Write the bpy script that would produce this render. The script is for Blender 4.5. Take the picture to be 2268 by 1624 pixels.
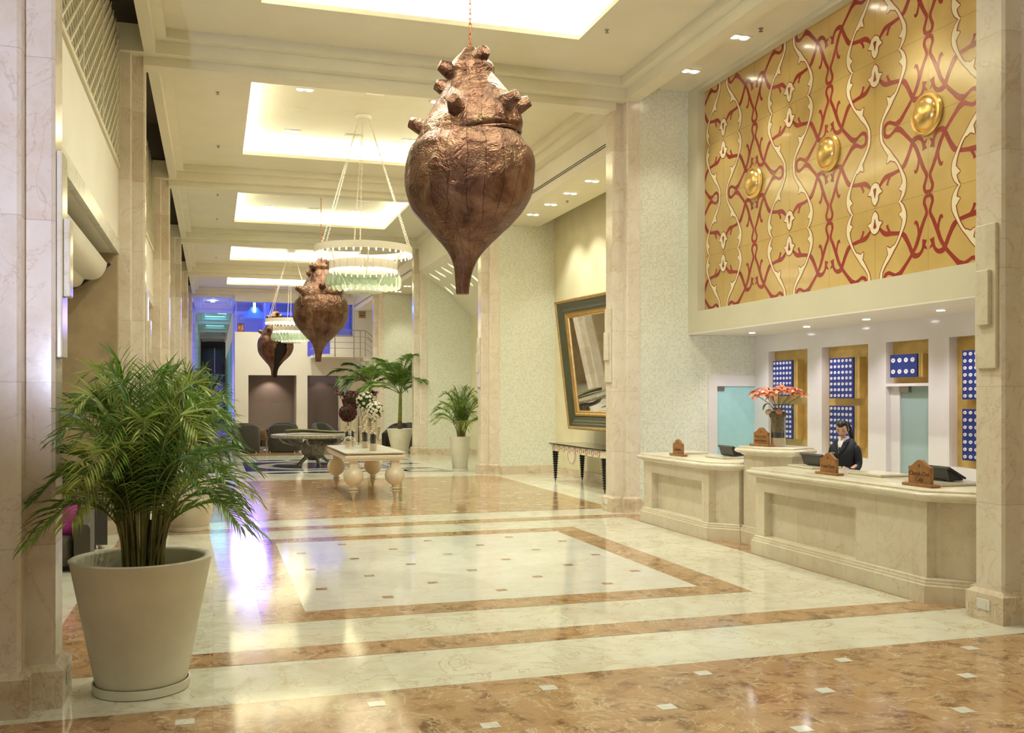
import bpy, bmesh, math, random
from math import sin, cos, pi, radians, atan2, hypot, sqrt
from mathutils import Vector, Matrix, Euler

for _o in list(bpy.data.objects):
    bpy.data.objects.remove(_o)
S = bpy.context.scene
COL = S.collection
random.seed(7)

# ---------------------------------------------------------------- camera, world, exposure
W, H = 2268, 1624
FPX = 2141.66
cam = bpy.data.cameras.new('camera')
cam.sensor_width = 36.0
cam.lens = 36.0 * FPX / W
cam.shift_y = (879.8 - H / 2) / W
cam.clip_end = 300
camo = bpy.data.objects.new('camera', cam)
COL.objects.link(camo)
camo.location = (0, 0, 1.95)
camo.rotation_euler = (radians(90), 0, -radians(17.19))
S.camera = camo

w = bpy.data.worlds.new('world'); S.world = w; w.use_nodes = True
w.node_tree.nodes['Background'].inputs[0].default_value = (1.0, .95, .82, 1)
w.node_tree.nodes['Background'].inputs[1].default_value = 0.42
S.view_settings.view_transform = 'Standard'
S.view_settings.look = 'None'
S.view_settings.gamma = 1.0
S.view_settings.use_curve_mapping = False
S.view_settings.exposure = -0.46

WARM = (.98, 1.0, .84)
def lamp_area(name, loc, size, power, color=WARM, target=None, rot=None, parent=None):
    l = bpy.data.lights.new(name, 'AREA'); l.shape = 'RECTANGLE'
    l.size, l.size_y = size; l.energy = power; l.color = color
    o = bpy.data.objects.new(name, l); COL.objects.link(o); o.location = loc
    if target is not None:
        d = Vector(target) - Vector(loc)
        o.rotation_euler = d.to_track_quat('-Z', 'Y').to_euler()
    if rot is not None: o.rotation_euler = rot
    if parent: o.parent = parent
    return o
def lamp_spot(name, loc, target, power, angle=80, blend=.5, radius=.08, color=WARM, parent=None):
    l = bpy.data.lights.new(name, 'SPOT'); l.energy = power; l.color = color
    l.spot_size = radians(angle); l.spot_blend = blend; l.shadow_soft_size = radius
    o = bpy.data.objects.new(name, l); COL.objects.link(o); o.location = loc
    d = Vector(target) - Vector(loc)
    o.rotation_euler = d.to_track_quat('-Z', 'Y').to_euler()
    if parent: o.parent = parent
    return o

PIL = [6.52, 14.98, 23.4, 31.95, 40.45, 49.0]       # near faces of the pillar rows
ZC = 7.25                                        # coffered ceiling
# the flash head standing left of the camera that throws the hard shadow of the shell on the ceiling
fl = bpy.data.lights.new('studio_flash', 'SPOT'); fl.energy = 1050; fl.color = (.66, .71, 1.0); fl.shadow_soft_size = .03
fl.spot_size = radians(84); fl.spot_blend = .55
flo = bpy.data.objects.new('studio_flash', fl); COL.objects.link(flo); flo.location = (-1.3, 2.2, 2.2)
flo.rotation_euler = (Vector((2.8, 12, 7.6)) - flo.location).to_track_quat('-Z', 'Y').to_euler()
# cove lamps lying on the ledge round every ceiling opening
COVE = []
for k in range(-1, 5):
    y1 = 13.4 + 8.5 * k; y0 = y1 - 5.2
    if k == -1: y0, y1 = -1.0, 4.9
    COVE.append((y0, y1))
    L = y1 - y0; yc = (y0 + y1) / 2
    pw = (330 if k == 0 else 170) if k > -1 else 150
    for sx, xx in ((-1, .62), (1, 5.18)):
        lamp_area('cove_lamp', (xx + sx * .30, yc, 7.36), (.2, L + .4), pw * 1.0, rot=(pi, 0, 0))
    for sy, yy in ((-1, y0), (1, y1)):
        o = lamp_area('cove_lamp', (2.9, yy + sy * .30, 7.36), (4.9, .2), pw * .9, rot=(pi, 0, 0))
# blue and turquoise lights of the lounge and the far corridor, some added
BLUE = (.03, .07, 1.0); TEAL = (.18, .75, 1.0)
lamp_area('lounge_tint_light', (4.2, 53.5, 7.0), (5.5, 5), 250, BLUE, rot=(0, 0, 0))
lamp_area('lounge_tint_light', (2.5, 49.9, 6.7), (2.2, .3), 300, BLUE, target=(.2, 25, 0))  # added lamp, aimed out to throw blue on the hall floor
lamp_area('corridor_tint_light', (.2, 52.0, 2.3), (1.4, 2.6), 240, (.16, .14, 1), rot=(radians(90), 0, 0))  # added low panel for a broad blue sheen on the floor
lamp_area('corridor_tint_light', (.1, 53.5, 6.85), (1.4, 4), 60, (.12, .14, 1), rot=(0, 0, 0))
lamp_area('corridor_tint_light', (.1, 66, 7.2), (1.3, 6), 130, TEAL, rot=(0, 0, 0))
lamp_area('corridor_tint_light', (.1, 76, 7.2), (1.3, 6), 90, TEAL, rot=(0, 0, 0))
lamp_area('corridor_tint_light', (.1, 62.5, .6), (1.3, 14), 60, TEAL, rot=(pi, 0, 0))
lamp_spot('violet_fill_spot', (1.9, 50.3, 5.75), (.1, 20, 0), 6500, angle=20, blend=.9, radius=1.0, color=(.13, .08, 1.0))  # added spot behind the glass, makes the violet streak on the floor

lamp_area('lounge_tint_light', (5.1, 50.4, 4.9), (1.2, .8), 45, BLUE, target=(5.1, 52, 4.2))  # added to turn the grey interior behind the landing blue

# ---------------------------------------------------------------- helpers
class MB:
    def __init__(s): s.v = []; s.f = []; s.m = []
    def add(s, vs, fs, mi=0):
        b = len(s.v); s.v += [tuple(v) for v in vs]
        s.f += [tuple(b + i for i in f) for f in fs]; s.m += [mi] * len(fs)
        return s
    def box(s, x0, x1, y0, y1, z0, z1, mi=0):
        if x0 > x1: x0, x1 = x1, x0
        if y0 > y1: y0, y1 = y1, y0
        if z0 > z1: z0, z1 = z1, z0
        v = [(x0,y0,z0),(x1,y0,z0),(x1,y1,z0),(x0,y1,z0),(x0,y0,z1),(x1,y0,z1),(x1,y1,z1),(x0,y1,z1)]
        return s.add(v, [(0,3,2,1),(4,5,6,7),(0,1,5,4),(1,2,6,5),(2,3,7,6),(3,0,4,7)], mi)
    def quad(s, a, b, c, d, mi=0): return s.add([a,b,c,d], [(0,1,2,3)], mi)
    def rect(s, x0, x1, y0, y1, z, mi=0): return s.quad((x0,y0,z),(x1,y0,z),(x1,y1,z),(x0,y1,z), mi)
    def prism(s, pts, z0, z1, mi=0):
        n = len(pts)
        v = [(p[0],p[1],z0) for p in pts] + [(p[0],p[1],z1) for p in pts]
        f = [tuple(range(n-1,-1,-1)), tuple(range(n,2*n))] + [(i,(i+1)%n,n+(i+1)%n,n+i) for i in range(n)]
        return s.add(v, f, mi)
    def prism_axis(s, pts, a0, a1, axis, mi=0):
        n = len(pts)
        def P(p, a):
            if axis == 'y': return (p[0], a, p[1])
            return (a, p[0], p[1])
        v = [P(p,a0) for p in pts] + [P(p,a1) for p in pts]
        f = [tuple(range(n-1,-1,-1)), tuple(range(n,2*n))] + [(i,(i+1)%n,n+(i+1)%n,n+i) for i in range(n)]
        return s.add(v, f, mi)
    def lathe(s, prof, n=24, c=(0,0,0), mi=0, cap=True, sx=1, sy=1):
        v = []
        for r, z in prof:
            for k in range(n):
                a = 2*pi*k/n; v.append((c[0]+r*cos(a)*sx, c[1]+r*sin(a)*sy, c[2]+z))
        f = []
        for j in range(len(prof)-1):
            for k in range(n):
                k2 = (k+1) % n
                f.append((j*n+k, j*n+k2, (j+1)*n+k2, (j+1)*n+k))
        if cap:
            f.append(tuple(range(n-1,-1,-1))); f.append(tuple((len(prof)-1)*n+k for k in range(n)))
        return s.add(v, f, mi)
    def tube(s, pts, r, n=8, mi=0, cap=True):
        pts = [Vector(p) for p in pts]; N = len(pts)
        rs = r if isinstance(r, (list, tuple)) else [r]*N
        v = []; up = None
        for i, p in enumerate(pts):
            t = (pts[min(i+1,N-1)] - pts[max(i-1,0)])
            if t.length < 1e-9: t = Vector((0,0,1))
            t.normalize()
            if up is None:
                up = Vector((0,0,1)) if abs(t.z) < .9 else Vector((1,0,0))
            a = t.cross(up)
            if a.length < 1e-6: a = t.orthogonal()
            a.normalize(); b = a.cross(t).normalized(); up = b
            for k in range(n):
                g = 2*pi*k/n; q = p + a*(cos(g)*rs[i]) + b*(sin(g)*rs[i]); v.append(tuple(q))
        f = []
        for j in range(N-1):
            for k in range(n):
                k2 = (k+1) % n
                f.append((j*n+k, (j+1)*n+k, (j+1)*n+k2, j*n+k2))
        if cap:
            f.append(tuple(range(n))); f.append(tuple((N-1)*n+k for k in range(n-1,-1,-1)))
        return s.add(v, f, mi)
    def ball(s, c, r, n=12, m=8, mi=0, sz=1, sx=1, sy=1):
        pr = [(max(r*sin(pi*j/m), r*.02), -r*cos(pi*j/m)*sz) for j in range(m+1)]
        return s.lathe(pr, n, c, mi, True, sx, sy)
    def torus(s, c, R, r, n=24, m=6, mi=0, rot=None):
        M = rot or Matrix.Identity(3); v = []
        for i in range(n):
            a = 2*pi*i/n
            for j in range(m):
                b = 2*pi*j/m
                p = M @ Vector(((R+r*cos(b))*cos(a), (R+r*cos(b))*sin(a), r*sin(b)))
                v.append((p.x+c[0], p.y+c[1], p.z+c[2]))
        f = [(i*m+j, ((i+1)%n)*m+j, ((i+1)%n)*m+(j+1)%m, i*m+(j+1)%m) for i in range(n) for j in range(m)]
        return s.add(v, f, mi)
    def xf(s, M, start=0):
        for i in range(start, len(s.v)): s.v[i] = tuple(M @ Vector(s.v[i]))
        return s
    def build(s, name, mats, parent=None, smooth=30, bevel=0, loc=None, segs=2, fix=True):
        me = bpy.data.meshes.new(name)
        me.from_pydata(s.v, [], s.f)
        if not isinstance(mats, (list, tuple)): mats = [mats]
        for m in mats: me.materials.append(m)
        if len(mats) > 1: me.polygons.foreach_set('material_index', s.m)
        if fix:
            bm = bmesh.new(); bm.from_mesh(me); bmesh.ops.recalc_face_normals(bm, faces=bm.faces); bm.to_mesh(me); bm.free()
        if smooth:
            me.shade_smooth(); me.set_sharp_from_angle(angle=radians(smooth))
        me.update()
        o = bpy.data.objects.new(name, me); COL.objects.link(o)
        if parent: o.parent = parent
        if loc: o.location = loc
        if bevel:
            b = o.modifiers.new('bevel', 'BEVEL'); b.width = bevel; b.segments = segs; b.limit_method = 'ANGLE'; b.angle_limit = radians(40)
        return o

def tag(o, label, cat, group=None, kind=None):
    o['label'] = label; o['category'] = cat
    if group: o['group'] = group
    if kind: o['kind'] = kind
    return o
def thing(name, label, cat, loc=(0,0,0), rz=0, group=None):
    o = bpy.data.objects.new(name, None); COL.objects.link(o); o.empty_display_size = .1
    o.location = loc; o.rotation_euler = (0,0,rz)
    return tag(o, label, cat, group)
def struct(o): o['kind'] = 'structure'; return o
def dup(root, loc=None, rz=None, label=None, group=None, scale=None):
    r = root.copy(); COL.objects.link(r)
    if loc is not None: r.location = loc
    if rz is not None: r.rotation_euler = (0,0,rz)
    if scale is not None: r.scale = (scale,)*3
    if label: r['label'] = label
    if group: r['group'] = group
    for ch in list(root.children):
        c = ch.copy(); COL.objects.link(c); c.parent = r
        for g in list(ch.children):
            d = g.copy(); COL.objects.link(d); d.parent = c
    return r
def smooth_pts(pts, n=5, closed=False):
    P = [Vector(p) for p in pts]; N = len(P); out = []
    rng = range(N) if closed else range(N-1)
    for i in rng:
        if closed: a,b,c,d = P[(i-1)%N],P[i],P[(i+1)%N],P[(i+2)%N]
        else: a,b,c,d = P[max(i-1,0)],P[i],P[i+1],P[min(i+2,N-1)]
        for k in range(n):
            t = k/n
            out.append(.5*((2*b)+(c-a)*t+(2*a-5*b+4*c-d)*t*t+(3*b-a-3*c+d)*t**3))
    if not closed: out.append(P[-1])
    return out
def text_mesh(txt, size, depth=.002, align='CENTER'):
    cu = bpy.data.curves.new('t', 'FONT'); cu.body = txt; cu.size = size; cu.extrude = depth; cu.align_x = align; cu.align_y = 'CENTER'
    cu.resolution_u = 2
    ob = bpy.data.objects.new('t', cu); COL.objects.link(ob)
    dg = bpy.context.evaluated_depsgraph_get()
    me = bpy.data.meshes.new_from_object(ob.evaluated_get(dg))
    bpy.data.objects.remove(ob); bpy.data.curves.remove(cu)
    return me
def text_into(mb, txt, size, M, mi=0, depth=.002):
    me = text_mesh(txt, size, depth)
    mb.add([tuple(M @ v.co) for v in me.vertices], [tuple(p.vertices) for p in me.polygons], mi)
    bpy.data.meshes.remove(me)

# ---------------------------------------------------------------- materials
class NT:
    def __init__(s, name):
        s.mat = bpy.data.materials.new(name); s.mat.use_nodes = True
        s.t = s.mat.node_tree; s.b = s.t.nodes['Principled BSDF']; s.out = s.t.nodes['Material Output']
    def n(s, typ, props=None, **ins):
        nd = s.t.nodes.new(typ)
        for k, v in (props or {}).items(): setattr(nd, k, v)
        for k, v in ins.items():
            k = k.replace('_', ' ') if not k.startswith('i') or not k[1:].isdigit() else int(k[1:])
            s.set(nd.inputs[k], v)
        return nd
    def set(s, sock, v):
        if isinstance(v, bpy.types.NodeSocket): s.t.links.new(v, sock)
        else: sock.default_value = v
    def p(s, **kw):
        for k, v in kw.items(): s.set(s.b.inputs[k.replace('_', ' ')], v)
    def obj(s): return s.n('ShaderNodeTexCoord').outputs['Object']
    def math(s, op, a, b=0.0, c=None):
        nd = s.n('ShaderNodeMath', {'operation': op}, i0=a, i1=b)
        if c is not None: s.set(nd.inputs[2], c)
        return nd.outputs[0]
    def vmath(s, op, a, b=(0,0,0)):
        return s.n('ShaderNodeVectorMath', {'operation': op}, i0=a, i1=b).outputs[0]
    def mapping(s, v, scale=(1,1,1), loc=(0,0,0), rot=(0,0,0)):
        return s.n('ShaderNodeMapping', Vector=v, Scale=scale, Location=loc, Rotation=rot).outputs[0]
    def noise(s, v, scale=5, detail=4, rough=.55, dist=0):
        return s.n('ShaderNodeTexNoise', Vector=v, Scale=scale, Detail=detail, Roughness=rough, Distortion=dist).outputs['Fac']
    def ramp(s, fac, stops, interp='LINEAR'):
        nd = s.n('ShaderNodeValToRGB', Fac=fac); cr = nd.color_ramp; cr.interpolation = interp
        while len(cr.elements) < len(stops): cr.elements.new(.5)
        for e, (p, c) in zip(cr.elements, stops):
            e.position = p; e.color = (*c, 1) if not isinstance(c, (int, float)) else (c, c, c, 1)
        return nd.outputs[0]
    def mix(s, fac, a, b, blend='MIX'):
        nd = s.n('ShaderNodeMix', {'data_type': 'RGBA', 'blend_type': blend})
        s.set(nd.inputs[0], fac)
        for i, v in ((6, a), (7, b)):
            if isinstance(v, tuple) and len(v) == 3: v = (*v, 1)
            s.set(nd.inputs[i], v)
        return nd.outputs[2]
    def bump(s, h, strength=.3, dist=.01):
        nd = s.n('ShaderNodeBump', Height=h, Strength=strength, Distance=dist)
        s.t.links.new(nd.outputs[0], s.b.inputs['Normal'])
    def white(s, v): return s.n('ShaderNodeTexWhiteNoise', {'noise_dimensions': '3D'}, Vector=v).outputs['Value']

def plain(name, col, rough=.5, metal=0, noise=0, nscale=8, bump=0, spec=None, coat=0, sheen=0):
    m = NT(name)
    c = (*col, 1)
    if noise or bump:
        v = m.obj(); f = m.noise(v, nscale, 5)
        if noise:
            lo = tuple(max(0, x*(1-noise)) for x in col); hi = tuple(min(1, x*(1+noise)) for x in col)
            c = m.ramp(f, [(.3, lo), (.7, hi)])
        if bump: m.bump(m.noise(v, nscale*6, 4), bump, .004)
    m.p(Base_Color=c, Roughness=rough, Metallic=metal)
    if spec is not None: m.p(Specular_IOR_Level=spec)
    if coat: m.p(Coat_Weight=coat, Coat_Roughness=.08)
    if sheen: m.p(Sheen_Weight=sheen)
    return m.mat
def glow(name, col, strength):
    m = NT(name); m.p(Base_Color=(*col, 1), Emission_Color=(*col, 1), Emission_Strength=strength)
    return m.mat
def glass(name, tint=(1,1,1), rough=.0, refl=.12, alpha=.0, body=(.8,.85,.8)):
    """thin clear glass: see-through with a mirror sheen at glancing angles"""
    m = NT(name); t = m.t
    tr = m.n('ShaderNodeBsdfTransparent', Color=(*tint, 1)); gl = m.n('ShaderNodeBsdfGlossy', Roughness=max(rough, .03), Color=(1,1,1,1))
    fr = m.n('ShaderNodeLayerWeight', Blend=refl+.15)
    mx = m.n('ShaderNodeMixShader'); t.links.new(fr.outputs['Facing'], mx.inputs[0])
    t.links.new(tr.outputs[0], mx.inputs[1]); t.links.new(gl.outputs[0], mx.inputs[2])
    if alpha:
        df = m.n('ShaderNodeBsdfDiffuse', Color=(*body, 1)); m2 = m.n('ShaderNodeMixShader', Fac=alpha)
        t.links.new(mx.outputs[0], m2.inputs[1]); t.links.new(df.outputs[0], m2.inputs[2]); mx = m2
    t.links.new(mx.outputs[0], m.out.inputs['Surface'])
    return m.mat

def marble(name, base, dark, vein, rough=.12, cell=(.6,.4,3), vscale=2.2, cellvar=.5, veinw=.02, speck=.35, joint=None, cellrot=0, nscale=3.2, vk=.55):
    m = NT(name); v = m.obj()
    vr = m.mapping(v, rot=(0,0,cellrot)) if cellrot else v
    vc = m.vmath('DIVIDE', vr, cell)
    fl_ = m.vmath('FLOOR', vc); wn = m.white(fl_)
    off = m.n('ShaderNodeVectorMath', {'operation': 'SCALE'}, i0=fl_, Scale=3.7).outputs[0]
    vv = m.vmath('ADD', v, off)
    a = m.noise(vv, nscale, 8, .65, .6)
    c = m.ramp(a, [(.32, dark), (.52, base), (.75, tuple(min(1, x*1.06) for x in base))])
    # thin veins: where a warped noise crosses its middle value
    b = m.noise(vv, vscale, 6, .6, 1.2)
    d = m.math('ABSOLUTE', m.math('SUBTRACT', b, .5))
    vm = m.ramp(d, [(0, 1.0), (veinw, .0)])
    c = m.mix(m.math('MULTIPLY', vm, vk), c, vein)
    s = m.noise(vv, 26, 4, .6)
    sm = m.math('MULTIPLY', m.ramp(s, [(.57, 0.0), (.68, 1.0)]), m.ramp(a, [(.45, 1.0), (.6, .15)]))
    c = m.mix(m.math('MULTIPLY', sm, speck), c, vein)
    tone = m.ramp(wn, [(0, tuple(1-cellvar*x for x in (.28,.36,.46))), (.45, (1,1,1)), (1, (1,1,1))])
    c = m.mix(1.0, c, tone, 'MULTIPLY')
    if joint:
        fr = m.vmath('FRACTION', vc); sp = m.n('ShaderNodeSeparateXYZ', Vector=fr)
        g = None
        for ax in range(3):
            if joint[ax] <= 0: continue
            q = m.math('LESS_THAN', sp.outputs[ax], joint[ax])
            g = q if g is None else m.math('MAXIMUM', g, q)
        c = m.mix(m.math('MULTIPLY', g, .55), c, tuple(x*.62 for x in dark))
    m.p(Base_Color=c, Roughness=m.math('ADD', m.math('MULTIPLY', s, .10), rough-.03))
    return m.mat

M = {}
M['plaster'] = plain('cream_plaster', (.80,.755,.60), .55, noise=.03, nscale=1.5)
M['plaster_white'] = plain('white_plaster', (.84,.79,.69), .6, noise=.03, nscale=1.2)
M['fascia_paint'] = plain('fascia_paint', (.66,.62,.46), .6, noise=.03, nscale=1.5)
M['beige_wall'] = plain('beige_wall', (.78,.72,.50), .6, noise=.06, nscale=2, bump=.1)
M['tan_wall'] = plain('tan_wall', (.42,.32,.20), .5, noise=.14, nscale=3)
M['mauve_wall'] = plain('mauve_wall', (.25,.19,.165), .55, noise=.05)
M['dark'] = plain('dark_void', (.035,.03,.03), .7)
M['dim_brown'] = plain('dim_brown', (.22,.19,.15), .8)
M['black_slot'] = plain('black_slot', (.012,.012,.01), .5)
M['lattice'] = plain('lattice_paint', (.74,.68,.52), .5)
M['pillar'] = marble('pillar_marble', (.80,.715,.61), (.74,.63,.50), (.56,.37,.26), .14, (.56,8.5,1.02), 1.6, .50, .010, .22, (0,0,.006), vk=.45)
M['pillar_r'] = marble('pillar_marble_right', (.84,.76,.64), (.78,.67,.52), (.60,.42,.28), .14, (.555,8.5,1.02), 1.6, .50, .012, .22, (0,0,.006), vk=.5)
M['skirting'] = marble('skirting_marble', (.76,.65,.50), (.60,.47,.32), (.42,.27,.15), .16, (.5,.5,.9), 3, .5, .02, .35)
M['counter'] = marble('counter_marble', (.74,.66,.51), (.68,.59,.44), (.50,.38,.24), .28, (.55,.52,3), 1.6, .22, .008, .18, (0,.008,0))
M['counter_top'] = marble('counter_top_marble', (.83,.77,.62), (.77,.69,.53), (.6,.5,.34), .15, (1.2,1.2,3), 2.2, .15, .008, .15)
M['floor_cream'] = marble('floor_cream_marble', (.80,.79,.67), (.70,.66,.50), (.52,.41,.22), .07, (.6,.6,9), 1.5, .25, .012, .30, (.004,.004,0), vk=.75)
M['floor_white'] = marble('floor_white_marble', (.80,.80,.74), (.75,.73,.64), (.56,.47,.32), .07, (.58,.58,9), 1.8, .10, .009, .2)
M['floor_brown'] = marble('floor_brown_marble', (.50,.31,.16), (.17,.075,.03), (.80,.66,.45), .075, (.58,.6,9), 2.0, .5, .018, .6, (.003,.003,0), nscale=5.0, vk=.6)
M['floor_blue'] = plain('floor_blue_stone', (.02,.03,.30), .06, noise=.3, nscale=4)
M['floor_black'] = plain('floor_black_stone', (.025,.022,.025), .06, noise=.3, nscale=6)
M['inlay_white'] = plain('floor_inlay_white', (.86,.84,.76), .07, noise=.04)
M['white_panel'] = plain('white_lacquer', (.80,.77,.76), .12, noise=.03, nscale=2)
M['steel'] = plain('brushed_steel', (.42,.40,.38), .32, 1)
M['chrome'] = plain('chrome', (.8,.8,.8), .08, 1)
M['black_gloss'] = plain('black_lacquer', (.012,.012,.012), .12, coat=.5)
M['black_plastic'] = plain('black_plastic', (.02,.02,.022), .35)
M['gold'] = plain('gold_leaf', (.80,.56,.22), .28, .85, noise=.12, nscale=9, bump=.15)
M['gold_panel'] = plain('gold_panel', (.60,.42,.13), .34, .35, noise=.16, nscale=7, bump=.12)
M['frame_green'] = plain('dark_green_frame', (.085,.09,.055), .35, noise=.1)
M['mirror'] = plain('mirror_glass', (.9,.9,.9), .015, 1)
M['navy'] = plain('navy_board', (.012,.030,.19), .45)
M['tag'] = plain('white_tag', (.80,.77,.80), .35)
M['ink'] = plain('dark_ink', (.08,.06,.05), .6)
M['engrave'] = plain('engraved_letters', (.07,.03,.012), .7)
M['wood'] = plain('varnished_wood', (.33,.155,.055), .35, noise=.25, nscale=14)
M['aqua'] = plain('aqua_glass', (.42,.72,.74), .12, noise=.03)
M['aqua_grey'] = plain('grey_aqua_glass', (.34,.47,.47), .12, noise=.05, nscale=2)
M['pot'] = plain('stone_planter', (.82,.78,.64), .6, noise=.07, nscale=3, bump=.12)
M['soil'] = plain('dark_soil', (.035,.025,.018), .95, noise=.4, nscale=30, bump=.8)
M['grey_fabric'] = plain('charcoal_fabric', (.040,.036,.028), .85, noise=.12, nscale=20, bump=.15, sheen=.05)
M['grey_fabric2'] = plain('warm_grey_fabric', (.075,.064,.046), .85, noise=.12, nscale=20, bump=.15, sheen=.05)
M['pink'] = plain('magenta_satin', (.42,.03,.26), .38, noise=.2, nscale=9, sheen=.5)
M['cream_lacquer'] = plain('cream_lacquer', (.84,.76,.60), .26, noise=.03)
M['stone_top'] = marble('white_stone_top', (.82,.80,.72), (.70,.66,.54), (.5,.44,.3), .22, (9,9,9), 6, .1, .03, .4)
M['bark'] = plain('driftwood', (.30,.26,.18), .65, noise=.5, nscale=16, bump=.9)
M['dry_leaf'] = plain('dry_leaf', (.17,.16,.075), .5, noise=.3, nscale=5)
M['bulb'] = glow('bulb_glow', (1.0, .80, .66), 5)
M['lamp_glow'] = glow('lamp_glow', (1.0, .93, .78), 30)
M['lamp_cool'] = glow('lamp_glow_cool', (.95, .95, 1.0), 30)
M['lamp_slot'] = glow('vault_slot_glow', (.95, 1.0, .72), 1.0)
M['strip_glow'] = glow('turquoise_strip_glow', (.30, .85, 1.0), 3)
M['blue_glow'] = glow('green_white_tube_glow', (.45, 1.0, .75), 9)
M['cove_glow'] = glow('cove_tube_glow', (1.0, .90, .70), 9)
M['glass'] = glass('clear_glass')
M['glass_pane'] = glass('window_glass', (.93,.95,1), refl=.05)
M['glass_disc'] = glass('sea_green_glass', (.80,.90,.82), refl=.15, alpha=.45, body=(.54,.66,.52))
M['sand'] = plain('sand', (.62,.50,.33), .9, noise=.1, nscale=60)
M['pebble'] = plain('black_pebbles', (.02,.018,.02), .4, noise=.5, nscale=40, bump=1.0)
M['moss'] = plain('dried_moss', (.17,.13,.065), .9, noise=.6, nscale=45, bump=1.0)
M['onion'] = plain('bulb_skin', (.50,.20,.10), .3, noise=.3, nscale=9)
M['silver'] = plain('silver_ball', (.85,.80,.70), .08, 1)
M['stem'] = plain('green_stem', (.14,.18,.05), .6)
M['skin'] = plain('skin', (.62,.37,.26), .5)
M['hair'] = plain('black_hair', (.010,.008,.008), .35)
M['jacket'] = plain('navy_jacket', (.010,.012,.020), .75, noise=.2, nscale=20)
M['shirt'] = plain('white_shirt', (.82,.80,.82), .6)
M['lips'] = plain('lips', (.38,.10,.09), .4)
M['badge'] = plain('silver_badge', (.45,.60,.66), .25, .5)
M['red_flower'] = plain('dark_red_petals', (.10,.003,.012), .6, noise=.5, nscale=20)
M['white_flower'] = plain('white_petals', (.84,.80,.66), .6, noise=.06, nscale=20)
M['socket'] = plain('white_plastic', (.82,.80,.74), .35)
M['paint_white'] = plain('paint_white_metal', (.80,.74,.60), .4)
M['sign_plate'] = plain('tan_sign_plate', (.36,.22,.11), .4)
M['red_shelf'] = plain('dark_red_panel', (.12,.01,.02), .5)

def leaf_mat(name, a, b, rough=.42):
    m = NT(name); v = m.obj()
    c = m.ramp(m.noise(v, 2.2, 3), [(.35, a), (.65, b)])
    m.p(Base_Color=c, Roughness=rough)
    try: m.p(Subsurface_Weight=.0)
    except Exception: pass
    # leaves let some light through
    tl = m.n('ShaderNodeBsdfTranslucent', Color=c); mx = m.n('ShaderNodeMixShader', Fac=.25)
    m.t.links.new(m.b.outputs[0], mx.inputs[1]); m.t.links.new(tl.outputs[0], mx.inputs[2]); m.t.links.new(mx.outputs[0], m.out.inputs['Surface'])
    return m.mat
M['leaf'] = leaf_mat('palm_leaf', (.05,.13,.014), (.21,.33,.035))
M['leaf_light'] = leaf_mat('palm_leaf_light', (.18,.28,.03), (.42,.44,.08))
M['leaf_dark'] = leaf_mat('palm_leaf_dark', (.018,.05,.010), (.055,.11,.02))
M['cane'] = plain('yellow_cane', (.20,.19,.05), .5, noise=.3, nscale=6)
M['trunk'] = plain('ringed_trunk', (.20,.23,.035), .5, noise=.35, nscale=7)
M['trunk_base'] = plain('brown_trunk_base', (.16,.09,.04), .7, noise=.3)
M['poin'] = None

def mosaic(name, base, var=.35):
    m = NT(name); v = m.obj(); T = .036
    c = m.vmath('DIVIDE', v, (T, T*50, T)); f = m.vmath('FLOOR', c); wn = m.white(f)
    fr = m.n('ShaderNodeSeparateXYZ', Vector=m.vmath('FRACTION', c))
    g = m.math('MAXIMUM', m.math('LESS_THAN', fr.outputs[0], .12), m.math('LESS_THAN', fr.outputs[2], .12))
    dark = tuple(x*(1-var) for x in base)
    col = m.ramp(wn, [(0, dark), (.35, base), (.8, tuple(min(1,x*1.12) for x in base)), (1, (.76,.76,.66))])
    col = m.mix(g, col, tuple(min(1, x*1.2) for x in base))
    w2 = m.white(m.vmath('ADD', f, (17.3, 5.1, 9.7)))
    # every tile sits at its own slight tilt, so the wall glitters
    ang = m.n('ShaderNodeCombineXYZ', X=m.math('SUBTRACT', wn, .5), Y=0.0, Z=m.math('SUBTRACT', w2, .5)).outputs[0]
    geo = m.n('ShaderNodeNewGeometry').outputs['Normal']
    sc = m.n('ShaderNodeVectorMath', {'operation': 'SCALE'}, i0=ang, Scale=.07).outputs[0]
    nn = m.vmath('NORMALIZE', m.vmath('ADD', geo, sc))
    m.t.links.new(nn, m.b.inputs['Normal'])
    m.p(Base_Color=col, Roughness=m.mix(g, (.16,.16,.16), (.7,.7,.7)))
    return m.mat
M['mosaic'] = mosaic('glass_mosaic', (.76,.77,.65), .11)

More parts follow.
